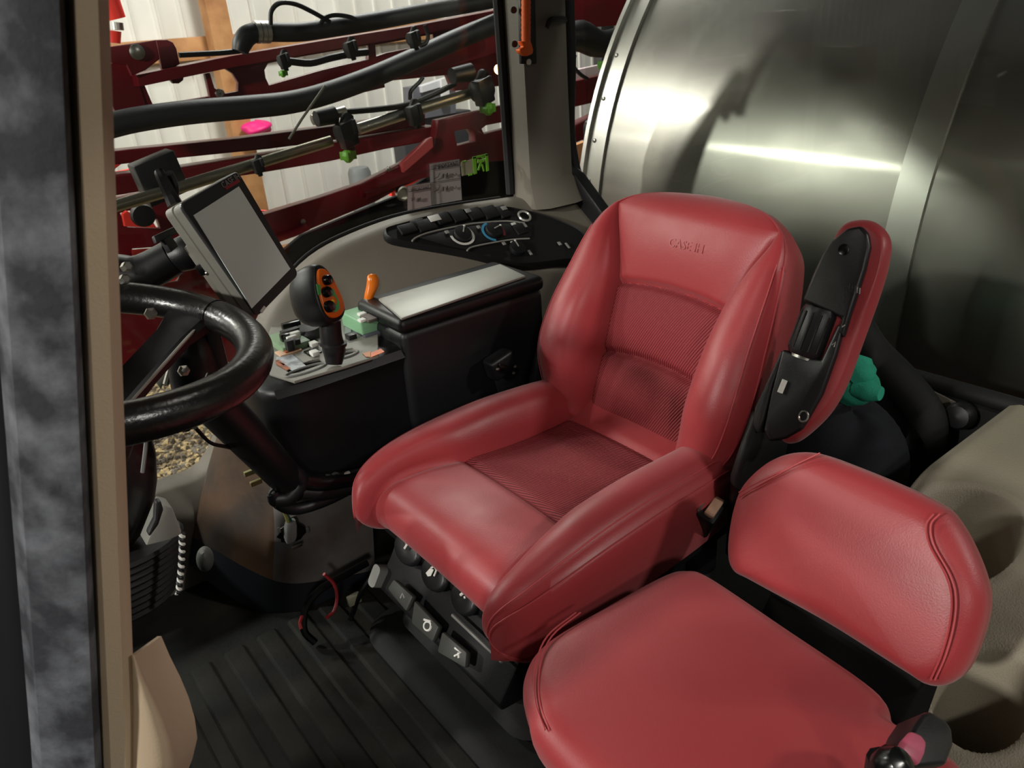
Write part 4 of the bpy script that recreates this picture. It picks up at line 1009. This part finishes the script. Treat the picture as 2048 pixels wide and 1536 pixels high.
cols = [crom([rows_[k][i] for k in range(3)], 6) for i in range(len(rows_[0]))]
k2 = 16
for nm, cs, m_ in (('shaded_side', cols[:k2+1], covB), ('grey_front', cols[k2:], covN)):
    loft(nm, [c_+[p+V(.01, .03, 0) for p in c_[::-1]] for c_ in cs], m_, cov, smooth=50)
lowr = crow(low); loft('rubber_skirt', [[a, b, b+V(.01, .03, 0), a+V(.01, .03, 0)] for a, b in zip(rows_[2], lowr)], mat('navy_rubber', (24, 28, 36), .6), cov, smooth=50)
hc = aty(588, 1058, 1.735)
plate('cut_hole', [[(a*(1+.12*math.sin(3*i)), b) for i, (a, b) in enumerate(ellipse(.036, .030, 18))]], hc+V(-.012, -.012, 0), V(.96, -.28, 0), V(0, 0, 1), .003, BLACKG, cov, .0005)
for sx in (-30, 28): box('hole_lip', aty(588+sx, 1060, 1.715), (.004, 0, 0), (0, .002, 0), (0, 0, .008), covN, cov, .001)
# loose connector with its wires
cn = thing('wire_connector', aty(580, 1060, 1.70), 'small clear plug with yellow and green wires in front of the cut hole', 'connector')
loft('plug', [[p for p in pl3(rrect(rpx(hc, 11)*k, .012*k, .005, 3), aty(581, y, 1.70), V(1, 0, 0), V(0, 1, 0))] for y, k in ((1042, .8), (1052, 1), (1074, 1), (1082, .8))], mat('milky_plastic', (150, 150, 150), .35), cn, smooth=40)
tube('yellow_wire', [aty(577, 1048, 1.70), aty(573, 1034, 1.70), aty(566, 1018, 1.70)], .005, mat('yellow_wire', (190, 190, 110), .5), cn, seg=6, n=3)
tube('green_wire', [aty(584, 1048, 1.70), aty(579, 1036, 1.70), aty(572, 1022, 1.70)], .004, mat('green_wire', (20, 96, 76), .5), cn, seg=6, n=3)
box('white_tag', aty(582, 1030, 1.70), (.012, 0, 0), (0, .003, 0), (0, 0, .006), WHITEM, cn, .001)
box('metal_tab', aty(594, 1092, 1.70), (.014, 0, 0), (0, .003, 0), (0, 0, .005), STEELB, cov, .001)
# harness
har = thing('cable_harness', aty(600, 975, 1.632), 'bundle of black cables and conduits running under the console', 'cables')
tube('conduit', [aty(545, 985, 1.635), aty(558, 1006, 1.63), aty(590, 1018, 1.632), aty(640, 1005, 1.632), aty(690, 982, 1.632), aty(740, 955, 1.632)], .016, BLACK, har, n=6, seg=10)
tube('conduit', [aty(540, 925, 1.635), aty(585, 945, 1.63), aty(600, 965, 1.63), aty(575, 995, 1.63), aty(548, 1000, 1.635)], .022, BLACK, har, n=6, seg=10)
tube('conduit', [aty(596, 962, 1.635), aty(640, 966, 1.635), aty(700, 958, 1.635), aty(745, 945, 1.635)], .024, BLACKG, har, n=6, seg=10)
tube('conduit', [aty(600, 985, 1.632), aty(650, 986, 1.632), aty(700, 975, 1.632), aty(750, 960, 1.632)], .020, BLACK, har, n=6, seg=10)
for (x, y) in ((604, 963), (656, 966), (672, 962), (548, 995)): tube('cable_tie', [aty(x+10*math.cos(t), y+16*math.sin(t), 1.632) for t in [2*math.pi*i/14 for i in range(14)]], .004, DARK, har, seg=5, closed=True)
for (x, y, c_) in ((690, 950, (200, 200, 196)), (694, 958, (150, 40, 44)), (686, 962, (200, 180, 90)), (552, 958, (190, 184, 120)), (560, 968, (150, 130, 90)), (500, 945, (190, 184, 120)), (512, 965, (170, 160, 100))):
    box('wire_plug', aty(x, y, 1.63), (.014, 0, 0), (0, .005, 0), (0, 0, .006), mat('plug', c_, .5), har, .002)
tube('spiral_wrap', [aty(560+k*2.2, 944+k*1.3+(2 if k % 2 else -2), 1.625) for k in range(10)], .003, GREYM, har, seg=5)
# loops of thin cable on the floor beside the seat
tube('black_cable', [aty(735, 1125, 1.6), aty(690, 1150, 1.6), aty(640, 1180, 1.6), aty(612, 1215, 1.6), aty(608, 1260, 1.58), aty(630, 1285, 1.56)], .010, BLACKG, n=6, seg=8, label='thin black cable looping from the seat base to the floor', cat='cable')
tube('black_cable', [aty(760, 1130, 1.52), aty(720, 1190, 1.54), aty(706, 1225, 1.55), aty(700, 1240, 1.55)], .007, BLACKG, n=6, seg=8, label='short black lead ending in a small plug by the seat base', cat='cable')
tube('red_wire', [aty(648, 1148, 1.58), aty(668, 1168, 1.58), aty(674, 1195, 1.58), aty(668, 1222, 1.57), aty(652, 1236, 1.56)], .0045, mat('red_wire', (150, 40, 44), .5), n=6, seg=6, label='curled thin red wire beside the seat base', cat='wire')
tube('red_wire', [aty(604, 1232, 1.58), aty(600, 1246, 1.58), aty(603, 1258, 1.57)], .0045, mat('red_wire_b', (170, 50, 50), .5), n=4, seg=6, label='short stub of red wire at the edge of the cable loop', cat='wire')
box('small_plug', aty(708, 1198, 1.55), (.018, 0, 0), (0, .008, 0), (0, 0, .014), mat('tan_plug', (150, 148, 128), .5), None, .003, label='small square tan plug hanging beside the seat base', cat='connector')
# steering column post
colm = thing('steering_column', aty(585, 970, 1.62), 'thick black steering column slanting down to the console foot', 'column')
c0, c1 = aty(415, 790, 1.45), aty(590, 975, 1.68)
tube('post', [c0, lerp(c0, c1, .5), lerp(c0, c1, .8), c1], [.046, .044, .042, .040], BLACK, colm, seg=16)
tube('shroud', [aty(372, 660, 1.44), aty(380, 700, 1.42), aty(392, 760, 1.42), aty(410, 800, 1.44)], [.030, .040, .046, .05], BLACK, colm, seg=14, n=3)
tube('stalk_lever', [aty(395, 795, 1.36), aty(372, 828, 1.32), aty(362, 848, 1.30)], [.022, .026, .020], BLACK, colm, seg=10, n=3)
tube('wire', [aty(390, 855, 1.40), aty(420, 885, 1.45), aty(450, 893, 1.5), aty(480, 900, 1.55)], .004, BLACK, colm, seg=6, n=4)
box('stalk_lever', aty(430, 700, 1.42), (.014, 0, 0), (0, .02, 0), (0, 0, .07), BLACK, colm, .006)
gi = prism('instrument_glass', [aty(x, y, 1.46) for x, y in ((312, 765), (348, 702), (356, 706), (322, 780))], (0, .012, 0), mat('dull_glass', (120, 122, 112), .3), colm, r=.002)
tube('chrome_edge', [aty(332, 768, 1.44), aty(350, 704, 1.44)], .006, STEELB, colm, seg=8)
for (x, y, r) in ((366, 742, .010), (300, 628, .010), (398, 775, .009), (420, 755, .010)): lathe('column_bolt', [(r, 0), (r, .008), (r*.5, .01)], aty(x, y, 1.33), V(.1, -1, .4), BOLT, colm, 6, smooth=0)
# dash pod and bellows boot at the left
pod = thing('dash_pod', aty(270, 1000, 1.62), 'dark rounded dash pod under the steering wheel behind the pillar', 'dash pod')
secs = []
for (y, xr) in ((862, 298), (885, 302), (930, 312), (985, 314), (1040, 306), (1075, 290), (1092, 272)):
    c_ = aty(225, y, 1.62); e = aty(xr, y, 1.62); a = (e-c_).length
    secs.append([c_+V(math.cos(t)*a, math.sin(t)*a*.8, 0) for t in [2*math.pi*i/28 for i in range(28)]])
loft('shell', secs, mat('dash_plastic', (34, 30, 30), .35), pod, smooth=60)
tube('grey_edge', [aty(294, 868, 1.50), aty(290, 905, 1.50), aty(285, 945, 1.50)], .004, GREY, pod, seg=6, n=4)
boot = thing('bellows_boot', aty(290, 1190, 1.62), 'black ribbed bellows boot below the dash pod', 'boot')
secs = []
for k in range(19):
    y = lerp(1088, 1210, k/18); g = 1.0 if k % 2 else .93; c_ = aty(250, y, 1.62); e = aty(366-k*.9, y, 1.62); a = (e-c_).length*g
    secs.append([c_+V(math.cos(t)*a, math.sin(t)*a*.7, 0) for t in [2*math.pi*i/28 for i in range(28)]])
loft('bellows', secs, RUBBER, boot, smooth=35)
prism('grey_flap', [aty(x, y, 1.50) for x, y in ((292, 1092), (325, 1010), (345, 1016), (364, 1064), (362, 1070), (340, 1080))], (0, .05, 0), mat('flap_grey', (150, 150, 142), .6), boot, r=.008)
prism('flap_hook', [aty(x, y, 1.47) for x, y in ((312, 1005), (322, 1002), (328, 1020), (318, 1050), (300, 1075), (296, 1068), (310, 1040))], (0, .02, 0), DARK, boot, r=.005)
for k in range(2):
    pts = []
    for i in range(90):
        t = i/89; c_ = aty(lerp(364, 356, t)+3*math.sin(3*t), lerp(1068, 1188, t), 1.47); a = t*2*math.pi*8+k*math.pi
        pts.append(c_+V(math.cos(a)*.0035, math.sin(a)*.0035, 0))
    tube('cord_strand', pts, .0038, WHITEM if k else BLACK, boot, seg=6)
# pedal hump behind the boot
pd = loft('pedal_hump', [[aty(410+18*math.cos(t)*k, 1118+26*math.sin(t)*k, 1.75-.05*k2) for t in [2*math.pi*i/20 for i in range(20)]] for k, k2 in ((1.0, 0), (.9, .6), (.5, 1), (.05, 1.1))], mat('pedal_grey', (96, 98, 94), .6), None, smooth=60, label='small grey pedal hump on the floor beside the bellows boot', cat='pedal')
# orange emergency hammer on its black holder on the rear pillar
eh = thing('emergency_hammer', aty(1055, 120, 2.05), 'orange ribbed emergency hammer in a black holder on the pillar', 'hammer')
Yh = 2.058
def hpnt(x, y, dy=0): return aty(x, y, Yh-dy)
prism('holder', [hpnt(x, y) for x, y in ((1040, -60), (1070, -60), (1074, 128), (1043, 128))], (0, .014, 0), BLACK, eh, r=.004)
pts = [hpnt(1052, -60+i*5, .02) for i in range(34)]
tube('handle', pts, [.0155 if i % 2 else .0138 for i in range(34)], ORANGE2, eh, seg=12)
prism('head', [hpnt(x, y, .034) for x, y in ((1043, 82), (1064, 84), (1068, 100), (1067, 108), (1054, 113), (1042, 106), (1040, 98), (1050, 94))], (0, .026, 0), ORANGE2, eh, r=.006, seg=3)
lathe('holder_screw', [(.009, 0), (.009, .004), (.006, .006)], hpnt(1057, 124, .002), V(0, -1, .1), WHITEM, eh, 12)
hook = tube('coat_hook', [aty(1128, 40, 2.06), aty(1112, 40, 2.04), aty(1100, 42, 2.03), aty(1094, 55, 2.03)], [.012, .012, .010, .007], BLACK, n=4, seg=8, label='small black coat hook on the edge of the rear pillar', cat='hook')
# stickers on the side window
def sticker(name, img, m_, label, Y=2.198):
    t = thing(name, aty(*img[0], Y), label, 'sticker'); prism('film', [aty(x, y, Y) for x, y in img], (0, .0015, 0), m_, t, r=0, smooth=0); return t
FILM = mat('grey_film', (186, 178, 175), .6)
s1 = sticker('window_sticker', [(859, 328), (919, 318), (924, 400), (863, 411)], FILM, 'grey warning sticker with boom diagrams, the right of the two on the window')
s2 = sticker('window_sticker', [(815, 372), (861, 365), (864, 411), (816, 421)], mat('pinkish_film', (190, 172, 168), .6), 'lower grey warning sticker overlapping the left side of the boom diagram sticker', 2.194)
INK = mat('dark_ink', (52, 50, 52), .6)
def ln(par, pts, Y=2.194, r=.0009): tube('printed_line', [aty(x, y, Y) for x, y in pts], r, INK, par, seg=4)
sx = (aty(910, 325, 2.196)-aty(870, 332, 2.196)).normalized()
text('heading', '!  IMPORTANT', aty(890, 331, 2.195), sx, V(0, 0, 1), .0165, INK, s1, .0003)
text('heading', '!  IMPORTANT', aty(838, 378, 2.190), sx, V(0, 0, 1), .0125, INK, s2, .0003)
for b in ((861, 339), (863, 365)): ln(s1, [b, (b[0]+59, b[1]-9)])
ln(s1, [(859, 328), (919, 318), (924, 400), (863, 411), (859, 328)])
ln(s2, [(816, 384), (861, 376)], 2.189); ln(s2, [(815, 372), (861, 365), (864, 411), (816, 421), (815, 372)], 2.189)
for yy in (350, 376):
    ln(s1, [(868, yy+8), (876, yy+4), (880, yy-4)]); ln(s1, [(887, yy-2), (887, yy+6)], r=.002); ln(s1, [(895, yy-4), (894, yy+4)], r=.002); ln(s1, [(905, yy-3), (910, yy+2), (913, yy-4)])
for xx in (824, 836): ln(s2, [(xx, 396), (xx, 402), (xx+5, 395), (xx+5, 401)], 2.189, .0014)
LIME = mat('lime_print', (134, 210, 60), .5)
ex = thing('exit_sticker', aty(960, 330, 2.196), 'lime green running figure exit sticker on the side window', 'sticker')
def lm(nm, pts, r): tube(nm, [aty(x, y, 2.196) for x, y in pts], r, LIME, ex, seg=4)
def q2(nm, img): prism(nm, [aty(x, y, 2.197) for x, y in img], (0, .0012, 0), LIME, ex, r=0, smooth=0)
q2('door_left', [(945, 314), (952, 313), (954, 347), (948, 349)]); q2('door_top', [(945, 314), (976, 307), (976, 311), (946, 318)]); q2('door_right', [(971, 309), (976, 307), (978, 341), (973, 343)])
q2('body', [(960, 320), (966, 318), (964, 326), (960, 330)]); q2('leg', [(959, 328), (963, 328), (958, 341), (955, 340)]); q2('leg', [(962, 327), (966, 329), (969, 342), (967, 343)]); q2('arm', [(956, 318), (961, 319), (957, 327), (955, 325)]); q2('arm', [(965, 320), (971, 316), (970, 322), (966, 324)])
lathe('head', [(.006, 0), (.006, .001)], aty(966, 314, 2.197), V(0, 1, 0), LIME, ex, 12)
prism('pale_panel', [aty(x, y, 2.1985) for x, y in ((922, 325), (945, 318), (947, 347), (924, 352))], (0, .001, 0), mat('cream_film', (176, 172, 140), .6), ex, r=0, smooth=0)
q2('small_mark', [(937, 348), (945, 346), (945, 350), (937, 352)]); q2('small_mark', [(924, 323), (932, 320), (932, 323), (924, 326)])
# ================================================================== folded spray boom outside the side window
BH_ = mat('hose_rubber', (36, 37, 38), .5, bump=(120, .2)); FIT = mat('black_fitting', (18, 18, 19), .45)
PINKR = mat('boom_red_highlight', (176, 70, 70), .4)  # boom red lightened to carry the pink edge highlight in its colour
def sub(name, loc, parent):            # a part made of sub-parts
    o = thing(name, loc); o.parent = parent; o.location = Vector(loc)*S-wloc(parent); return o
UP = thing('spray_boom', V(-1.2, 3.5, -1.5), 'folded dark red spray boom with hoses, steel pipe and nozzles outside the window', 'spray boom'); LO = UP
def boomplate(nm, par, img, Y, th=.05, holes=(), m_=None, label=None):
    return yplate(nm, img, Y, th, m_ or DRED, par, holes, .006, smooth=30, label=label)
# cradle posts that carry the folded sections, standing on the ground
abox('cradle_post', (-1.30, 3.30, -1.5), (-1.10, 3.66, 1.35), DRED, UP, r=.01)
abox('cradle_arm', (-1.30, 3.44, 1.00), (.40, 3.56, 1.10), DRED, UP, r=.01)
abox('cradle_post', (-1.60, 2.98, -1.5), (-1.40, 3.28, 1.10), DRED, LO, r=.01)
abox('cradle_arm', (-1.60, 3.26, .80), (.40, 3.36, .90), DRED, LO, r=.01)
t1 = sub('boom_truss', aty(500, 180, 3.5), UP)
yplate('web_plate', [(262, 157), (450, 118), (640, 86), (800, 60), (1030, 18), (1030, 95), (860, 145), (750, 165), (660, 186), (500, 202), (395, 216), (290, 221), (278, 180)], 3.5, .03, DRED, t1,
       ([(288, 171), (390, 149), (415, 143), (448, 137), (464, 147), (474, 165), (473, 182), (440, 188), (305, 211)], [(527, 140), (534, 127), (575, 118), (735, 90), (733, 118), (640, 140), (536, 170), (529, 155)], [(748, 90), (790, 83), (866, 68), (862, 88), (830, 94), (772, 105), (750, 112)]), .004)
# top flange standing out of the web
fp = [(262, 150), (450, 112), (640, 80), (800, 54), (1030, 10)]
loft('top_flange', [[p+V(0, -.10, .012), p+V(0, .03, .012), p+V(0, .03, -.03), p+V(0, -.10, -.03)] for p in [aty(x, y+6, 3.5) for x, y in fp]], DRED, t1, smooth=20)
lp = [(290, 222), (395, 215), (500, 202), (660, 186), (750, 165)]
loft('lower_flange', [[p+V(0, -.09, .008), p+V(0, .03, .008), p+V(0, .03, -.02), p+V(0, -.09, -.02)] for p in [aty(x, y, 3.5) for x, y in lp]], DRED, t1, smooth=20)
yplate('link', [(408, 148), (418, 146), (427, 176), (444, 187), (441, 195), (418, 194)], 3.44, .03, DRED, t1)
yplate('tab', [(335, 146), (366, 140), (365, 160), (356, 167), (345, 167), (339, 160)], 3.46, .03, DRED, t1)
tube('eye_bolt', [aty(440+5*math.cos(t), 187+5*math.sin(t), 3.42) for t in [2*math.pi*i/12 for i in range(12)]], .010, BOLT, t1, seg=6, closed=True)
br = sub('boom_bracket', aty(270, 130, 3.4), UP)
yplate('cheek', [(200, 96), (310, 80), (318, 118), (290, 140), (262, 152), (252, 130), (200, 122)], 3.40, .03, DRED, br)
yplate('cheek', [(310, 80), (332, 79), (344, 85), (351, 97), (358, 128), (345, 136), (322, 138)], 3.46, .03, DRED, br)
lathe('bolt', [(.028, 0), (.028, .012), (.016, .02), (.002, .021)], aty(273, 104, 3.385), V(0, -1, 0), BOLT, br, 16)
yplate('post', [(200, 130), (246, 120), (262, 130), (292, 224), (258, 236), (232, 232), (200, 180)], 3.52, .08, DRED, br)
boomplate('gusset_plate', UP, [(770, 162), (880, 112), (1030, 70), (1030, 168), (905, 182), (892, 150)], 3.62)
boomplate('boom_beam', LO, [(200, 302), (322, 290), (470, 275), (640, 253), (840, 226), (840, 250), (640, 282), (530, 296), (350, 314), (200, 330)], 3.42, .10)
boomplate('boom_beam', LO, [(200, 350), (350, 334), (540, 305), (640, 290), (740, 272), (860, 250), (850, 280), (760, 296), (650, 320), (500, 345), (340, 368), (200, 392)], 3.38, .12)
lb = sub('lower_beam', aty(760, 380, 3.3), LO)
yplate('web', [(505, 480), (520, 428), (640, 392), (718, 366), (775, 338), (800, 326), (862, 290), (870, 240), (1030, 205), (1030, 318), (920, 327), (860, 345), (800, 372), (745, 402), (640, 446), (560, 480)], 3.30, .06, DRED, lb,
       ([(902, 262), (936, 256), (944, 270), (944, 282), (908, 291)], [(957, 257), (966, 250), (1018, 240), (1018, 254), (962, 268)]))
loft('edge_flange', [[p+V(0, -.07, .012), p+V(0, .0, .012), p+V(0, .0, -.012), p+V(0, -.07, -.012)] for p in [aty(x, y, 3.28) for x, y in ((718, 388), (745, 378), (790, 360), (860, 340))]], DRED, lb, smooth=20)
loft('edge_flange', [[p+V(0, -.07, .010), p+V(0, .0, .010), p+V(0, .0, -.010), p+V(0, -.07, -.010)] for p in [aty(x, y, 3.28) for x, y in ((540, 476), (580, 462), (606, 450))]], DRED, lb, smooth=20)
yplate('pointed_gusset', [(800, 326), (852, 278), (862, 274), (864, 294), (805, 345)], 3.26, .03, PINKR, lb)
lathe('hole_ring', [(.035, 0), (.035, -.02), (.028, -.022), (.028, -.004)], aty(803, 386, 3.27), V(0, 1, 0), STEELB, lb, 18)
for (x, y) in ((605, 443), (860, 345), (776, 338)): lathe('bolt', [(.012, 0), (.012, .008), (.004, .01)], aty(x, y, 3.262), V(0, -1, 0), BOLT, lb, 8, smooth=0)
boomplate('mudguard', LO, [(540, 520), (600, 470), (700, 428), (790, 392), (860, 348), (925, 330), (1040, 312), (1040, 420), (800, 450), (620, 560)], 3.5, .03, m_=MATTE)
boomplate('side_panel', LO, [(200, 400), (345, 372), (400, 470), (520, 470), (600, 520), (560, 640), (470, 720), (200, 760)], 3.7, .05,
          holes=([(238, 425), (256, 420), (312, 438), (318, 455), (252, 452)], [(262, 496), (316, 492), (310, 508), (282, 522), (264, 512)], [(312, 556), (360, 548), (352, 560), (318, 566)]))
# other bright red machine seen behind the boom
rm = thing('red_machine', aty(300, 450, 4.3), 'bright red machine panels glimpsed behind the boom at the left', 'machine')
for img in ([(200, 300), (246, 296), (252, 318), (200, 352)], [(200, 350), (266, 336), (266, 358), (200, 378)], [(505, 418), (560, 424), (560, 440), (505, 438)], [(780, 350), (870, 348), (870, 382), (780, 392)], [(580, 520), (640, 505), (640, 560), (580, 560)]):
    yplate('panel', img, 4.3, .04, ORED, rm)
for img in ([(200, 308), (240, 304), (250, 312), (246, 324), (225, 340), (200, 342)], [(225, 366), (262, 346), (266, 352), (262, 362), (235, 374)], [(243, 428), (252, 421), (258, 424), (262, 434), (300, 436), (312, 455), (248, 452)], [(264, 500), (316, 496), (308, 508), (284, 520), (266, 516)], [(318, 552), (358, 548), (350, 560), (322, 566)]): yplate('red_guard', img, 3.62, .03, ORED, rm)
lathe('black_wheel', [(.03, -.03), (.05, 0), (.045, .03), (.015, .035)], aty(285, 430, 3.55), V(0, -1, 0), FIT, rm, 20)
cy = sub('hydraulic_ram', aty(232, 40, 4.2), rm)
tube('barrel', [aty(205, -40, 4.2), aty(222, 10, 4.2), aty(234, 38, 4.2)], [.05, .045, .04], ORED, cy, seg=14)
tube('rod_end', [aty(232, 45, 4.2), aty(234, 60, 4.2)], .03, STEELB, cy, seg=12)
tube('clevis', [aty(226, 62, 4.2), aty(228, 86, 4.2)], [.035, .028], ORED, cy, seg=12)
abox('mast', (-1.2, 4.3, -1.5), (-1.0, 4.5, 2.2), DRED, rm, r=.01)
abox('mast_arm', (-1.2, 4.2, 1.42), (.62, 4.28, 1.5), DRED, rm, r=.01)
# hoses
tube('boom_hose', [aty(x, y, 3.18) for x, y in ((536, 64), (600, 64), (660, 56), (750, 42), (860, 22), (960, 5), (1040, -12))], .036, BH_, UP, n=5, seg=14)
tube('boom_hose', [aty(x, y, 3.2) for x, y in ((195, 258), (270, 240), (375, 225), (500, 214), (580, 205), (656, 186), (750, 152), (850, 108), (930, 72), (1040, 28))], .045, BH_, UP, n=5, seg=14)
cl = sub('hose_clamp', aty(525, 60, 3.18), UP)
for x in (514, 524, 533):
    a = aty(x, 64, 3.18); tube('band', [a-V(.008, 0, 0), a+V(.008, 0, -.001)], .041, STEELB, cl, seg=16)
tube('elbow', [aty(512, 64, 3.18), aty(494, 72, 3.18), aty(484, 88, 3.18), aty(480, 104, 3.18)], [.036, .038, .036, .03], FIT, cl, n=4, seg=12)
tube('feed_line', [aty(480, 102, 3.2), aty(440, 106, 3.2), aty(358, 110, 3.2)], .010, FIT, cl, seg=8)
for p in (((541, 50), (543, 22), (560, 6), (590, 8), (625, 24), (660, 44)), ((640, 50), (650, 36), (670, 30), (700, 34), (720, 44)), ((820, 200), (822, 182), (838, 165), (846, 155)), ((850, 50), (856, 70), (852, 86), (840, 92))):
    tube('thin_hose', [aty(x, y, 3.1) for x, y in p], .009, FIT, UP, n=5, seg=8)
tube('thin_hose', [aty(x, y, 3.0) for x, y in ((690, 224), (760, 218), (812, 210), (860, 192), (910, 168))], .012, FIT, LO, n=5, seg=8)
# steel spray pipe and what is clamped to it
pp = sub('spray_pipe', aty(500, 330, 3.0), LO)
tube('pipe', [aty(190, 424, 3.0), aty(345, 379, 3.0), aty(500, 331, 3.0), aty(662, 282, 3.0)], .022, PIPE, pp, seg=16)
tube('pipe', [aty(716, 258, 3.0), aty(815, 226, 3.0)], .024, STEELB, pp, seg=16)
tube('pipe', [aty(832, 220, 3.0), aty(950, 184, 3.0)], .023, PIPE, pp, seg=16)
tube('pipe', [aty(625, 240, 2.98), aty(690, 222, 2.98)], .020, STEELB, pp, seg=14)
def nozzle(x, y, k, label, tip=None, big=False):
    t = sub('spray_nozzle', aty(x, y, 2.96), UP if y < 125 else LO); t['label'] = label; u = rpx(aty(x, y, 2.96), 1)*k
    P_ = lambda a, b, Y=2.95: aty(x+a*k, y+b*k, Y)
    tube('pipe_clamp', [P_(-14, 6), P_(16, -4)], 20*u, FIT, t, seg=14)
    box('body', P_(4, 4, 2.92), V(16*u, 0, 5*u), V(0, 14*u, 0), V(-4*u, 0, 24*u), FIT, t, 3*u)
    tube('valve', [P_(-2, -12, 2.93), P_(6, -30, 2.93), P_(8, -36, 2.93)], [11*u, 13*u, 9*u], FIT, t, seg=12)
    box('latch', P_(18, -10, 2.90), V(5*u, 0, 1*u), V(0, 5*u, 0), V(-2*u, 0, 14*u), DARK, t, 1.5*u)
    tube('outlet', [P_(8, 22, 2.92), P_(14, 40, 2.92)], [10*u, 8*u], FIT, t, seg=12)
    if big: tube('side_valve', [P_(-58, -26, 2.94), P_(-20, -34, 2.94)], [15*u, 17*u], FIT, t, seg=14)
    if tip:
        g = aty(tip[0], tip[1], 2.9); lathe('tip', [(7*u, 11*u), (11*u, 8*u), (13*u, 0), (10*u, -8*u), (4*u, -13*u)], g, V(.1, 0, 1), GREEN, t, 8, smooth=20)
        for a in (0, 2.1, 4.2): box('tip_wing', g+V(math.cos(a), math.sin(a), 0)*12*u, V(math.cos(a), math.sin(a), 0)*6*u, V(-math.sin(a), math.cos(a), 0)*2.2*u, V(0, 0, 8*u), GREEN, t, .6*u)
nozzle(690, 264, 1.0, 'black nozzle body with a green tip in the middle of the spray pipe', (696, 312), True)
nozzle(826, 226, .75, 'small black nozzle clamp without a tip on the bright pipe length')
nozzle(962, 178, 1.0, 'black nozzle body with a green tip beside the amber light', (976, 217), True)
nozzle(514, 330, .55, 'small black pipe clamp below the left hose, right of the monitor')
nozzle(566, 120, .55, 'little black nozzle with a green tip seen through the truss cut-out', (566, 147))
nozzle(700, 96, .6, 'black valve cluster in the right part of the truss cut-out')
nozzle(826, 76, .6, 'black valve under the upper boom hose near the pillar')
tube('fitting_rail', [aty(575, 122, 3.05), aty(620, 126, 3.05), aty(660, 116, 3.05), aty(700, 108, 3.05), aty(735, 104, 3.05)], .014, FIT, UP, n=4, seg=8)
tube('thin_rod', [aty(578, 278, 2.9), aty(605, 236, 2.9), aty(650, 172, 2.9)], .005, BOLT, LO, seg=6)
box('electrical_box', aty(318, 355, 3.1), V(.075, 0, .018), V(0, .05, 0), V(-.012, 0, .075), FIT, LO, .006)
# amber marker light, lit
al = sub('marker_light', aty(995, 140, 3.0), LO)
lathe('lens', [(.012, -.012), (.020, 0), (.014, .012), (.002, .016)], aty(997, 139, 2.78), V(-.2, -1, .2), mat('amber_lens', (255, 190, 110), .3, emit=((255, 196, 120), 18)), al, 14)
tube('socket', [aty(998, 139, 2.80), aty(1002, 138, 2.95)], .022, BLACK, al, seg=12)
# boom parts between the pillar and the tank, seen through the rear window
boomplate('boom_beam', LO, [(1100, 170), (1240, 140), (1240, 190), (1100, 222)], 3.6, .10)
boomplate('boom_beam', LO, [(1100, 268), (1200, 222), (1200, 262), (1100, 300)], 3.6, .10, m_=DRED)
boomplate('boom_beam', LO, [(1100, -30), (1280, -30), (1250, 50), (1100, 60)], 3.8, .08)
tube('valve_cluster', [aty(1120, 80, 3.3), aty(1160, 72, 3.3), aty(1200, 88, 3.3), aty(1250, 70, 3.3)], [.06, .08, .07, .05], FIT, UP, n=4, seg=12)
lathe('green_cap', [(.02, .02), (.024, 0), (.016, -.02)], aty(1203, 130, 3.2), V(0, 0, 1), GREEN, UP, 10)
tube('thin_hose', [aty(1150, 110, 3.1), aty(1146, 130, 3.1), aty(1160, 148, 3.1), aty(1175, 158, 3.1)], .010, FIT, UP, n=4, seg=8)
pt = thing('parked_trailer', V(2.6, 4.9, -1.5), 'pale parked trailer with a brown board seen between pillar and tank', 'trailer')
yplate('board', [(1120, 300), (1200, 270), (1200, 340), (1140, 345)], 5.0, .05, WOOD, pt)
PALE = mat('pale_panel', (205, 188, 190), .6)
for img in ([(1100, 150), (1250, 118), (1250, 145), (1100, 170)], [(1150, 350), (1200, 318), (1200, 345), (1160, 372)]): yplate('side_rail', img, 4.9, .04, PALE, pt)
pa = aty(1190, 330, 5.0)
abox('chassis', (pa.x-.1, 5.05, -1.5), (pa.x+1.2, 5.3, pa.z-.1), DARK, pt, r=.01)
abox('upright', (pa.x+.1, 5.0, pa.z-.3), (pa.x+.25, 5.1, pa.z+1.3), DARK, pt, r=.01)
# a pink tarp bundle, a dark machine cab and a grey bin by the shed wall
blob('pink_bag', aty(514, 256, 8.145), .16, .12, .07, mat('pink_plastic', (226, 30, 120), .5), amp=.15, seed=9, label='bright pink bag by the timber post', cat='bag')
gb = aty(717, 335, 7.6); lathe('grey_post', [(.14, 0), (.12, .05), (.12, gb.z+1.45), (.10, gb.z+1.5)], V(gb.x, gb.y, -1.5), V(0, 0, 1), mat('grey_post', (112, 116, 116), .5), None, 20, label='grey round bollard in front of the white shed wall', cat='bollard')
dm = thing('parked_machine', aty(860, 200, 7.4), 'dark grey parked machine seen between the boom beams near the pillar', 'machine')
yplate('cab_side', [(815, 175), (900, 160), (902, 225), (818, 240)], 7.4, .2, mat('machine_grey', (96, 96, 104), .4), dm)
pm = aty(862, 230, 7.4); abox('lower_body', (pm.x-.4, 7.35, -1.5), (pm.x+.5, 7.6, pm.z), mat('machine_dark', (50, 50, 54), .5), dm, r=.02)
yplate('cab_window', [(880, 158), (896, 154), (898, 206), (884, 208)], 7.25, .04, mat('machine_white', (214, 212, 210), .5), dm)
yplate('roof', [(838, 172), (905, 150), (905, 166), (840, 185)], 7.3, .1, mat('machine_white_roof', (200, 200, 204), .5), dm)
# the other lamp-lit things low in the window
